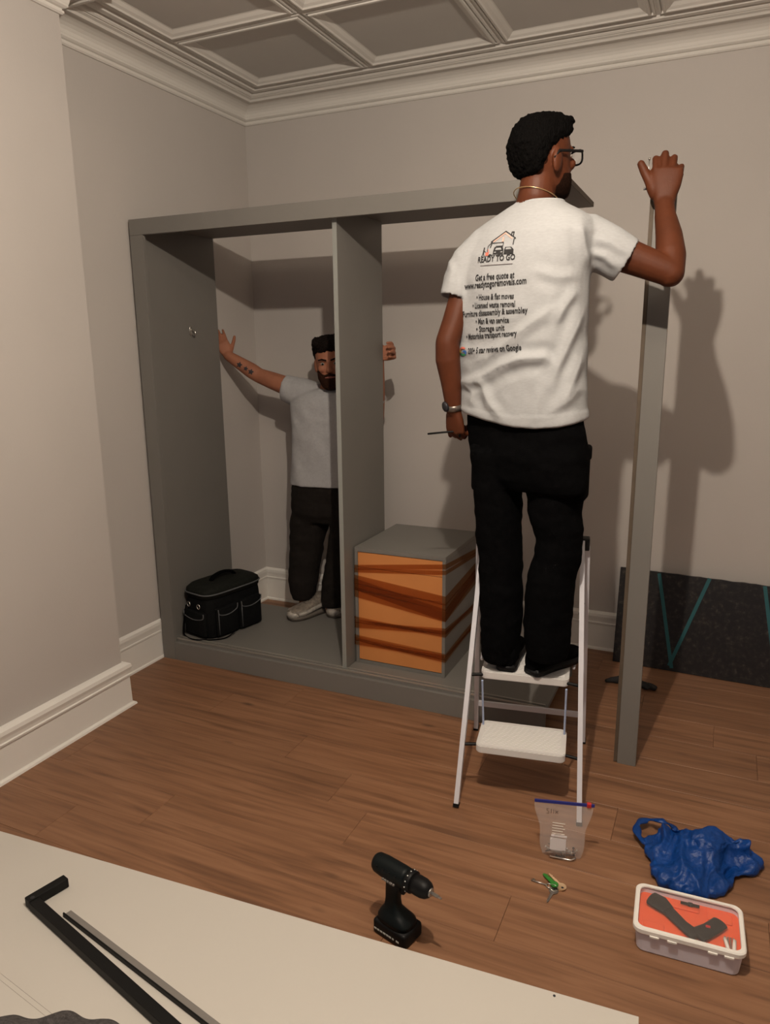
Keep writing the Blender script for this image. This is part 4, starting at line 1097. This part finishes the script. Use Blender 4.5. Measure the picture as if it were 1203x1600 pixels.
# ================================================================== WHITE PANELS in the foreground
PA, PB = Vector((0.30, -2.505, 0)), Vector((2.574, -2.357, 0)); pd = (PB-PA).normalized(); pn = Vector((pd.y, -pd.x, 0))   # pn: towards the camera
PLN = (PB-PA).length
def panel(name, z, th, back, wid, l0, l1, label):
    M = frame_matrix(PA+Vector((0, 0, z)), pd, pn, Vector((0, 0, 1)))
    b = MB(); b.box((l0, back, 0), (l1, back+wid, th), 0.0012, M, 1)
    return b
pz = 0.0
labels = ['white board at the floor, bottom of the stacked white panels', 'white board in the middle of the stacked white panels']
for i in range(2):
    b = panel('white_board', pz, 0.0228, 0.012-0.004*i, 0.96, 0.03, PLN-0.012*(2-i), labels[i])
    props(b.build('white_board', 'white_panel', None, False, tuple(PA+pd*1.1+pn*0.5+Vector((0, 0, pz)))), labels[i], 'board', 'stacked white panels'); pz += 0.023
b = panel('white_board', pz, 0.024, 0.0, 0.97, 0.02, PLN, '')
topb = props(b.build('white_board', 'white_panel', None, False, tuple(PA+pd*1.1+pn*0.5+Vector((0, 0, pz)))), 'large white board on top of the panel stack, carrying the black bracket', 'board', 'stacked white panels')
ZP = pz+0.024
for q in ((866, 1556),):
    g_ = G(*q, ZP); b = MB(); b.tube([g_+Vector((0, 0, 0.0)), g_+Vector((0, 0, 0.0007))], 0.0035, 14); b.build('dowel_hole', 'dark_fitting', topb)
# two narrower boards lying across the near left
e0_, e1_ = G(0, 1520, ZP+0.012), G(85, 1587, ZP+0.012); ed = (e1_-e0_); ed.z = 0; ed.normalize(); en = Vector((ed.y, -ed.x, 0))
for i, (lab) in enumerate(('narrow white board lying under another beside the grey cloth', 'narrow white board lying uppermost beside the grey cloth')):
    z0 = ZP+0.0003+0.0123*i; o = e0_.copy(); o.z = z0; o = o-ed*0.55+en*(0.018*i)
    M = frame_matrix(o, ed, en, Vector((0, 0, 1)))
    b = MB(); b.box((0, 0, 0), (1.15, 0.30, 0.012), 0.001, M, 1)
    nbd = props(b.build('narrow_board', 'white_panel', None, False, tuple(o)), lab, 'board', 'narrow white boards')
    b = MB(); b.box((0.001, -0.0006, 0.0012), (1.149, 0.0, 0.0108), 0, M); b.build('edge_band', 'raw_edge', nbd)
ZT = ZP+0.0003+0.0123*2
# black bracket: short arm, elbow block, long arm
h_ = 0.030
c0, c1, c2 = G(104, 1376, ZP+h_*0.5), G(50, 1408, ZP+h_*0.5), G(262, 1600, ZP+h_*0.5)
br = thing('black_bracket', Vector((c1.x, c1.y, ZP)), 'black angled metal bracket bar lying on the white board', 'bracket')
def bar3(p, q, w_, hgt, z0, bev=0.002):
    p = Vector((p.x, p.y, z0)); q = Vector((q.x, q.y, z0)); d = (q-p); L = d.length; d.normalize(); s = Vector((-d.y, d.x, 0))
    b = MB(); b.box((0, -w_/2, 0), (L, w_/2, hgt), bev, frame_matrix(p, d, s, Vector((0, 0, 1)))); return b
da = (c0-c1).normalized()
bar3(c1-da*0.014, c0, 0.028, h_, ZP+0.0003, 0.003).build('short_arm', 'black_metal', br)
db = (c2-c1); db.z = 0; db.normalize()
bar3(c1+db*0.0145, c1+db*0.95, 0.030, h_*0.9, ZP+0.0003, 0.002).build('long_arm', 'black_metal', br)
q = c1+db*0.006; b = MB(); b.tube([Vector((q.x, q.y, ZP+h_-0.0005)), Vector((q.x, q.y, ZP+h_+0.001))], 0.006, 14); b.build('screw_head', 'dark_fitting', br)
# grey metal rail beside it
g0, g1 = G(106, 1428, ZP), G(330, 1600, ZP); gd = (g1-g0).normalized()
rl = thing('metal_rail', g0, 'straight grey metal rail lying beside the black bracket', 'rail')
bar3(g0, g0+gd*0.95, 0.020, 0.006, ZP+0.0003, 0.001).build('flange', 'rail_grey', rl)
gs = Vector((-gd.y, gd.x, 0))
bar3(g0-gs*0.0125, g0-gs*0.0125+gd*0.95, 0.004, 0.014, ZP+0.0003, 0.0008).build('web', 'black_metal', rl)
# grey cloth in the near left corner
cc = G(150, 1640, ZT); cl_v = []; cl_f = []; nxg, nyg = 64, 44
cA, cB = G(0, 1592, ZT), G(215, 1608, ZT); cd_ = (cB-cA); cd_.z = 0; cL = cd_.length+0.10; cd_.normalize(); cn = Vector((cd_.y, -cd_.x, 0))
for j in range(nyg+1):
    for i in range(nxg+1):
        u, v = i/nxg, j/nyg
        p = cA-cd_*0.06+cd_*(cL*u)+cn*(0.30*v-0.012+0.012*math.sin(u*9)+0.008*math.sin(u*23))
        e_ = min(1, 6*min(u, 1-u, v+0.02, 1-v))
        zz = 0.002+e_*(0.026+0.016*noise.noise(Vector((u*5, v*4, 2)))+0.010*noise.noise(Vector((u*12, v*9, 7)))+0.004*noise.noise(Vector((u*30, v*24, 5))))
        cl_v.append((p.x, p.y, ZT+max(zz, 0.0015)))
n0 = len(cl_v); cl_v += [(x, y, ZT+0.0004) for x, y, z in cl_v]
for j in range(nyg):
    for i in range(nxg):
        a = j*(nxg+1)+i; q = (a, a+1, a+nxg+2, a+nxg+1); cl_f.append(q); cl_f.append(tuple(k+n0 for k in reversed(q)))
edge = [i for i in range(nxg+1)]+[j*(nxg+1)+nxg for j in range(1, nyg+1)]+[nyg*(nxg+1)+i for i in range(nxg-1, -1, -1)]+[j*(nxg+1) for j in range(nyg-1, 0, -1)]
for k in range(len(edge)):
    a, c = edge[k], edge[(k+1) % len(edge)]; cl_f.append((a, c, c+n0, a+n0))
b = MB(); b.raw(cl_v, cl_f)
props(b.build('grey_cloth', 'grey_cloth', None, True, tuple(cc)), 'rumpled dark grey cloth on the boards in the near left corner', 'cloth')

# ================================================================== CORDLESS DRILL
dc = Vector((1.915, -2.285, 0)); df = Vector((0.96, -0.28, 0)).normalized(); ds = Vector((0.28, 0.96, 0)).normalized()    # ds: away from the camera
def dp(a, s, z): return dc+df*a+ds*s+Vector((0, 0, z))
DM = frame_matrix(dc, df, ds, Vector((0, 0, 1)))
dr = thing('cordless_drill', dc, 'black cordless drill standing on its battery beside the white board', 'drill')
bat = MB().box((-0.058, -0.042, 0.0), (0.060, 0.042, 0.046), 0.010, DM, 3).build('battery', 'black_plastic', dr, True)
b = MB(); b.raw(*xf(DM, loft([ell((c, 0, z), X_, Y_, rx, ry, 28, 3.2) for z, c, rx, ry in ((0.0465, 0.0, 0.056, 0.040), (0.058, -0.001, 0.054, 0.038), (0.072, -0.008, 0.040, 0.028), (0.086, -0.014, 0.024, 0.020), (0.110, -0.014, 0.021, 0.0175), (0.140, -0.012, 0.0225, 0.0175), (0.165, -0.006, 0.027, 0.018), (0.185, -0.002, 0.034, 0.020))])))
b.build('handle', 'drill_green', dr, True)
DT = R(-0)
axz = 0.198
def ringx(a, r_, n=24, dz=0.0, fl=1.0): return [dp(a, r_*fl*math.cos(2*PI*k/n), axz+dz+r_*math.sin(2*PI*k/n)) for k in range(n)]
b = MB(); b.raw(*loft([ringx(a, r_, 28, 0, 0.92) for a, r_ in ((-0.078, 0.014), (-0.076, 0.024), (-0.068, 0.029), (-0.04, 0.0315), (0.0, 0.0315), (0.03, 0.031), (0.042, 0.030))])); mot = b.build('motor_housing', 'drill_green', dr, True)
b = MB(); b.raw(*loft([ringx(a, r_) for a, r_ in ((0.0425, 0.0285), (0.044, 0.0305), (0.060, 0.0305), (0.062, 0.028))])); tq = b.build('torque_ring', 'black_plastic', dr, True)
for k in range(12):
    a = 2*PI*k/12; c = dp(0.051, 0.0304*math.cos(a), axz+0.0304*math.sin(a)); b = MB(); b.raw(*sphere(c, 0.0020, n=8, mrings=6)); b.build('ring_mark', 'mark_white', tq)
b = MB(); b.raw(*loft([ringx(a, r_) for a, r_ in ((0.0625, 0.026), (0.075, 0.027), (0.095, 0.0265), (0.108, 0.023), (0.116, 0.017), (0.118, 0.012))])); ch = b.build('chuck', 'black_plastic', dr, True)
b = MB(); b.raw(*loft([ringx(a, r_, 16) for a, r_ in ((0.118, 0.0125), (0.121, 0.012), (0.1215, 0.008))])); b.build('chuck_nose', 'steel', ch, True)
b = MB(); b.raw(*loft([ringx(a, r_, 6) for a, r_ in ((0.1215, 0.0048), (0.142, 0.0048), (0.143, 0.0034), (0.151, 0.0034), (0.155, 0.0015))])); b.build('screwdriver_bit', 'steel', dr)
b = MB(); b.box((0.014, -0.008, 0.142), (0.030, 0.008, 0.166), 0.005, DM, 2); b.build('trigger', 'black_plastic', dr, True)
for k in range(4):
    c = dp(-0.05+0.022*k, -0.0275, axz+0.012); b = MB(); b.raw(*sphere(c, 0.0035, 0.002, 0.0035, n=8, mrings=6)); b.build('housing_screw', 'black_plastic', mot)
for k, (a, l) in enumerate(((-0.030, 0.006), (-0.021, 0.007), (-0.012, 0.006), (-0.003, 0.009), (0.009, 0.005))):
    b = MB(); b.box((a, -0.0312, 0.180), (a+l, -0.0268, 0.1845), 0.0, DM); b.build('faded_mark', 'rail_grey', mot)
for k, (a, l) in enumerate(((-0.050, 0.009), (-0.038, 0.007), (-0.028, 0.008), (-0.017, 0.009), (-0.005, 0.007), (0.004, 0.008), (0.016, 0.006), (0.030, 0.010))):
    b = MB(); b.box((a, -0.0428, 0.017), (a+l, -0.0415, 0.022), 0.0, DM); b.build('faded_mark', 'mark_white', bat)

# ================================================================== PLASTIC BOX with orange tray
bo = Vector((2.667, -1.985, 0)); bu = Vector((0.999, 0.045, 0)).normalized(); bv = Vector((-0.045, 0.999, 0)).normalized()
def rr(hx, hy, r_, n=6):
    out = []
    for cx_, cy_, a0 in ((hx-r_, hy-r_, 0), (-hx+r_, hy-r_, 90), (-hx+r_, -hy+r_, 180), (hx-r_, -hy+r_, 270)):
        for k in range(n+1):
            a = R(a0+90*k/n); out.append((cx_+r_*math.cos(a), cy_+r_*math.sin(a)))
    return out
def bring(hx, hy, r_, z): return [bo+bu*x+bv*y+Vector((0, 0, z)) for x, y in rr(hx, hy, r_)]
pb_ = thing('plastic_box', bo, 'white plastic box with clear lid and orange tray in front of the blue bag', 'box')
rings = [bring(0.126, 0.080, 0.02, 0.0), bring(0.130, 0.083, 0.022, 0.004), bring(0.136, 0.088, 0.022, 0.068), bring(0.1325, 0.0845, 0.020, 0.068), bring(0.127, 0.079, 0.018, 0.006)]
b = MB(); b.raw(*loft(rings)); b.build('tub', 'tub_white', pb_)
rings = [bring(0.139, 0.091, 0.024, 0.062), bring(0.142, 0.094, 0.026, 0.066), bring(0.142, 0.094, 0.026, 0.077), bring(0.139, 0.091, 0.024, 0.080), bring(0.130, 0.082, 0.020, 0.080), bring(0.129, 0.081, 0.020, 0.0765), bring(0.1365, 0.0885, 0.022, 0.0685)]
n_ = len(rings[0]); vs = [v for r_ in rings for v in r_]; fs = []
for i in range(len(rings)):
    j = (i+1) % len(rings)
    for k in range(n_):
        l = (k+1) % n_; fs.append((i*n_+k, i*n_+l, j*n_+l, j*n_+k))
b = MB(); b.raw(vs, fs); lid = b.build('lid_rim', 'lid_frosted', pb_)
b = MB(); b.raw(*loft([bring(0.1295, 0.0815, 0.02, 0.0770), bring(0.1295, 0.0815, 0.02, 0.0785)])); b.build('lid_pane', 'lid_clear', lid)
for a in (-0.085, -0.04, 0.06, 0.10):
    b = MB(); M = frame_matrix(bo+bu*a-bv*0.0945, bu, bv, Vector((0, 0, 1))); b.box((-0.012, -0.0025, 0.060), (0.012, 0.002, 0.066), 0.001, M); b.build('clip', 'lid_frosted', lid)
b = MB(); b.raw(*loft([bring(0.1265, 0.0785, 0.018, 0.0062), bring(0.1315, 0.0835, 0.02, 0.056), bring(0.1315, 0.0835, 0.02, 0.058)])); tray = b.build('tray', 'orange_tray', pb_)
for (a0, a1, s0, s1) in ((-0.06, 0.03, 0.045, 0.070), (-0.118, -0.06, -0.065, -0.035), (0.05, 0.115, 0.03, 0.068)):
    M = frame_matrix(bo, bu, bv, Vector((0, 0, 1))); b = MB(); b.box((a0, s0, 0.0575), (a1, s1, 0.063), 0.003, M); b.build('tray_rib', 'orange_tray', tray)
def bp_(a, s, z=0.060): return bo+bu*a+bv*s+Vector((0, 0, z+0.0058))
# angled dark power tool in the tray
pt = thing('power_screwdriver', bp_(0, 0, 0.0525), 'dark angled cordless screwdriver lying under the clear lid', 'screwdriver')
b = MB(); b.raw(*limb([bp_(-0.098, 0.050, 0.0625), bp_(-0.075, 0.040, 0.0625), bp_(-0.055, 0.020, 0.0625)], [0.028, 0.030, 0.022], 16, flat=[0.27, 0.27, 0.35], ref=(0, 0, 1))); b.build('head', 'tool_dark', pt, True)
b = MB(); b.raw(*limb([bp_(-0.052, 0.018, 0.0615), bp_(-0.015, -0.022, 0.0615), bp_(0.018, -0.050, 0.0615)], [0.019, 0.017, 0.021], 16, flat=[0.42]*3, ref=(0, 0, 1))); b.build('neck', 'tool_dark', pt, True)
b = MB(); b.raw(*limb([bp_(0.024, -0.048, 0.0625), bp_(0.055, -0.015, 0.0625), bp_(0.082, 0.020, 0.0625)], [0.025, 0.022, 0.022], 16, flat=[0.33]*3, ref=(0, 0, 1))); b.build('grip', 'tool_dark', pt, True)
b = MB(); b.box((-0.006, -0.004, 0), (0.006, 0.004, 0.006), 0.001, frame_matrix(bp_(0.05, -0.016, 0.0660), bu, bv, Vector((0, 0, 1)))); b.build('switch', 'slider_red', pt)
b = MB(); b.tube([bp_(-0.02, 0.062, 0.064), bp_(0.03, 0.062, 0.064)], 0.004, 10); b.tube([bp_(0.0, 0.062, 0.064), bp_(0.012, 0.062, 0.064)], 0.0058, 10)
props(b.build('bit_holder', 'tool_dark', None, True, tuple(bp_(0, 0.062, 0.058))), 'dark bit holder in the tray slot at the far side of the plastic box', 'bit holder')
kb = thing('charger_clip', bp_(0.105, -0.050, 0.0525), 'white plastic clip with small bits in the right corner of the orange tray', 'bit set')
for s_ in (-1, 1):
    b = MB(); b.tube([bp_(0.092 if s_ < 0 else 0.116, -0.030, 0.0585), bp_(0.099 if s_ < 0 else 0.113, -0.068, 0.0585)], 0.005, 8); b.build('clip_arm', 'lid_frosted', kb, True)
for k in range(4):
    a = 0.096+0.005*k; b = MB(); b.tube([bp_(a, -0.060, 0.0565), bp_(a+0.002*(k-1.5), -0.020, 0.0565)], 0.0022, 6); b.build('bit', 'steel', kb)

# ================================================================== BLUE CARRIER BAG
random.seed(5)
def bpx(px_, py_, z): return G(px_, py_, z)
bagc = G(1095, 1360, 0)
outl = [(1186, 1352, 0.02), (1192, 1336, 0.05), (1178, 1316, 0.08), (1150, 1300, 0.09), (1112, 1292, 0.09), (1082, 1298, 0.08), (1062, 1290, 0.07), (1040, 1284, 0.055), (1022, 1292, 0.05), (1008, 1314, 0.028), (1014, 1338, 0.035),
        (1022, 1366, 0.02), (1032, 1384, 0.006), (1062, 1394, 0.006), (1090, 1402, 0.006), (1112, 1404, 0.006), (1138, 1392, 0.006), (1158, 1378, 0.008), (1176, 1366, 0.012)]
base = [G(px_, py_, z) for px_, py_, z in outl]
bs = catmull(base, 8, True); NB = len(bs)
cen = Vector((sum(p.x for p in bs)/NB, sum(p.y for p in bs)/NB, 0))
rings = []
for fz, fs_ in ((0.0, 0.86), (0.25, 0.97), (0.55, 1.0), (0.85, 0.97), (1.1, 0.90), (1.28, 0.80), (1.42, 0.68), (1.50, 0.55), (1.54, 0.42), (1.52, 0.28), (1.46, 0.14)):
    rg = []
    for k, p in enumerate(bs):
        q = cen+(Vector((p.x, p.y, 0))-cen)*fs_
        hz = max(p.z, 0.035)*(1-0.0*fs_)
        zz = fz*(hz*fs_+0.058*(1-fs_)) if fz <= 1 else (fz*0.62)*(hz*fs_+0.075*(1-fs_))+0.38*hz*fs_
        rg.append(Vector((q.x, q.y, max(0.002, zz))))
    rings.append(rg)
b = MB(); b.raw(*loft(rings)); tmp = b.mesh('tmp')
me = fuse([([v.co.copy() for v in tmp.vertices], [tuple(p.vertices) for p in tmp.polygons])], 0.0045, 2)
def crumple(p, n):
    q = Vector(p)-bagc
    w_ = noise.noise_vector(q*6)*0.03
    q = q+w_
    r1 = abs(noise.noise(Vector((q.x*13+q.y*3, q.y*7-q.x*4, q.z*6))))
    r2 = abs(noise.noise(Vector((q.x*30-q.y*8, q.y*14+q.x*10, q.z*12+4))))
    r3 = abs(noise.noise(Vector((q.x*55, q.y*60, q.z*50))))
    e_ = max(0.0, 1-((p[0]-op.x)**2+(p[1]-op.y)**2)/0.0042)
    return 0.014-0.050*r1-0.016*r2-0.004*r3-0.030*e_*max(0, n[2])
op = G(1150, 1345, 0.07)
displace(me, crumple)
co = get_np(me); co[:, 2] = np.maximum(co[:, 2], 0.0025); set_np(me, co)
bag = props(link_mesh('carrier_bag', me, 'blue_poly', None, True, tuple(bagc)), 'crumpled blue plastic carrier bag on the floor behind the plastic box', 'bag')
b = MB(); hp_ = catmull([G(1012, 1318, 0.03), G(998, 1306, 0.03), G(996, 1288, 0.035), G(1012, 1281, 0.028), G(1036, 1283, 0.055), G(1052, 1294, 0.028), G(1062, 1312, 0.028)], 6)
b.tube(hp_, [0.012+0.004*math.sin(i*0.9) for i in range(len(hp_))], 8, flat=0.35, ref=(0, 0, 1)); b.build('handle_loop', 'blue_poly', bag, True)

# ================================================================== ZIP BAG of fittings
zc = Vector((2.278, -1.775, 0)); zu = Vector((0.985, 0.17, 0)).normalized(); zv = Vector((-0.17, 0.985, 0)).normalized()
zb = thing('zip_bag', zc, 'clear zip bag of screws with blue seal standing in front of the ladder', 'bag')
nu, nvv = 16, 14
def zsheet(sgn):
    vs = []; fs = []
    for j in range(nvv+1):
        v = j/nvv; half = 0.060+0.031*v+0.004*math.sin(v*9); th = 0.026*(1-v)**1.3*math.sqrt(max(0.0, min(1, 0.12+v*6)))+0.0012
        for i in range(nu+1):
            u = -1+2*i/nu
            t_ = th*(1-abs(u)**3)+0.0006
            zz = 0.001+v*(0.186+0.004*u)
            p = zc+zu*(half*u)+zv*(sgn*(t_+0.004*noise.noise(Vector((u*3, v*5, sgn)))*(1-v))+0.012*v)+Vector((0, 0, zz)); vs.append(p)
    for j in range(nvv):
        for i in range(nu):
            a = j*(nu+1)+i; fs.append((a, a+1, a+nu+2, a+nu+1))
    return vs, fs
for sgn in (-1, 1):
    vs, fs = zsheet(sgn); me = bpy.data.meshes.new('film'); me.from_pydata([tuple(v) for v in vs], [], fs); me.update(); link_mesh('film', me, 'clear_film', zb, True)
za, ze = zc-zu*0.092+zv*0.012+Vector((0, 0, 0.184)), zc+zu*0.096+zv*0.012+Vector((0, 0, 0.193))
b = MB(); bar(b, za, ze, 0.009, 0.005, Vector((0, 0, 1))); b.build('zip_seal', 'zip_blue', zb)
zq = za.lerp(ze, 0.91); b = MB(); M = frame_matrix(zq, zu, zv, Vector((0, 0, 1))); b.box((-0.007, -0.006, -0.007), (0.007, 0.006, 0.008), 0.002, M); b.build('slider', 'slider_red', zb)
# scribbled handwriting on the film
b = MB()
def zp(u, z): return zc+zu*u+zv*(-0.004+0.012*z/0.19-0.012*(1-z/0.19))+Vector((0, 0, z))
for st in ([(-0.045, 0.166), (-0.052, 0.165), (-0.052, 0.158), (-0.045, 0.156), (-0.046, 0.150), (-0.053, 0.150)], [(-0.038, 0.166), (-0.038, 0.151)], [(-0.031, 0.165), (-0.031, 0.151)], [(-0.025, 0.162), (-0.016, 0.152)], [(-0.016, 0.162), (-0.025, 0.152)]):
    b.tube([zp(u, z) for u, z in st], 0.0009, 5)
b.build('handwriting', 'ink_faint', zb)
b = MB(); M = frame_matrix(zc+zv*(-0.016)+zu*(-0.012), zu, Vector((0, 0.10, 0.995)).normalized(), -zv); b.box((-0.026, 0.030, 0), (0.024, 0.072, 0.0008), 0, M); b.build('label', 'paper', zb)
for k in range(5):
    b = MB(); b.box((-0.022, 0.086+0.009*k, 0.0), (0.018-0.006*(k % 2), 0.0885+0.009*k, 0.0006), 0, M); b.build('label_line', 'lid_frosted', zb)
b = MB(); b.box((-0.024, 0.076, 0.0), (0.026, 0.0835, 0.0007), 0, M); b.build('label_line', 'paper', zb)
random.seed(21)
for k in range(24):
    a = random.uniform(-0.042, 0.040); s_ = random.uniform(-0.015, 0.012); z = random.uniform(0.006, 0.034)
    th = random.uniform(0, PI); el = random.uniform(-0.5, 0.5); d = (zu*math.cos(th)+zv*math.sin(th)*0.4+Vector((0, 0, 1))*el*0.6).normalized()
    c = zc+zu*a+zv*s_+Vector((0, 0, z)); L = random.uniform(0.010, 0.018); mt = random.choice(['steel', 'dark_fitting', 'chrome', 'steel'])
    b = MB(); b.tube([c-d*L, c+d*L*0.7], 0.0017, 6); b.tube([c+d*L*0.7, c+d*L*0.9], 0.0042, 8)
    props(b.build('screw', mt, None, False, tuple(c)), 'small metal screw among the fittings heaped in the clear zip bag', 'screw', 'screws in the zip bag')
b = MB(); b.tube([zc-zu*0.036-zv*0.017+Vector((0, 0, 0.0065)), zc+zu*0.030-zv*0.019+Vector((0, 0, 0.0045)), zc+zu*0.046-zv*0.010+Vector((0, 0, 0.0085))], 0.0030, 8)
props(b.build('metal_rod', 'chrome', None, True, tuple(zc)), 'bright bent metal rod at the bottom of the clear zip bag', 'rod')

# ================================================================== KEYS
kc = Vector((2.283, -1.918, 0))
ks = thing('key_bunch', kc, 'bunch of keys with a green key on the floor before the zip bag', 'keys')
def key(head_px, tip_px, mt, z, hr=0.0105, blade=0.0065, name='key', hole=True):
    h = G(*head_px, z); t_ = G(*tip_px, z); d = (t_-h).normalized(); s = Vector((-d.y, d.x, 0)); L = (t_-h).length
    pts = []
    for k in range(18):
        a = R(25+310*k/17); pts.append((hr*math.cos(a), hr*math.sin(a)))
    pts += [(hr*1.25, -blade/2), (L*0.55, -blade/2), (L*0.60, -blade*0.2), (L*0.66, -blade/2), (L*0.73, -blade*0.15), (L*0.80, -blade*0.5), (L*0.88, -blade*0.2), (L, 0), (L*0.96, blade/2), (hr*1.25, blade/2)]
    b = MB(); b.prism(pts, h, d, s, Vector((0, 0, 1)), 0.0022); o = b.build(name, mt, ks)
    if hole:
        c = h-d*hr*0.35; b = MB(); b.tube([c+Vector((0, 0, 0.0020)), c+Vector((0, 0, 0.0024))], hr*0.26, 12); b.build('key_hole', 'dark_fitting', o)
key((877, 1386), (858, 1365), 'brass', 0.0045, 0.0155, 0.009)
key((874, 1388), (857, 1371), 'brass', 0.0015, 0.013, 0.008)
key((866, 1382), (850, 1365), 'green_key', 0.0075, 0.0125, 0.014, hole=False)
key((865, 1392), (854, 1410), 'steel', 0.0015, 0.0145, 0.008)
# long-shanked mortice key
h = G(858, 1384, 0.003); t_ = G(830, 1375, 0.003); d = (t_-h).normalized(); s = Vector((-d.y, d.x, 0))
b = MB(); b.tube([h+d*0.008, t_], 0.0028, 8); b.tube([h+(d*math.cos(a)+s*math.sin(a))*0.009 for a in [2*PI*k/16 for k in range(16)]], 0.0022, 6, True)
b.box((-0.0035, 0, -0.001), (0.0035, 0.009, 0.001), 0, frame_matrix(t_-d*0.006, d, -s, Vector((0, 0, 1)))); b.build('key', 'steel', ks, True)
c = G(865, 1387, 0.010); b = MB(); b.tube([c+Vector((0.013*math.cos(a), 0.013*math.sin(a), -0.003*math.cos(a))) for a in [2*PI*k/24 for k in range(24)]], 0.0009, 6, True); b.build('split_ring', 'chrome', ks, True)
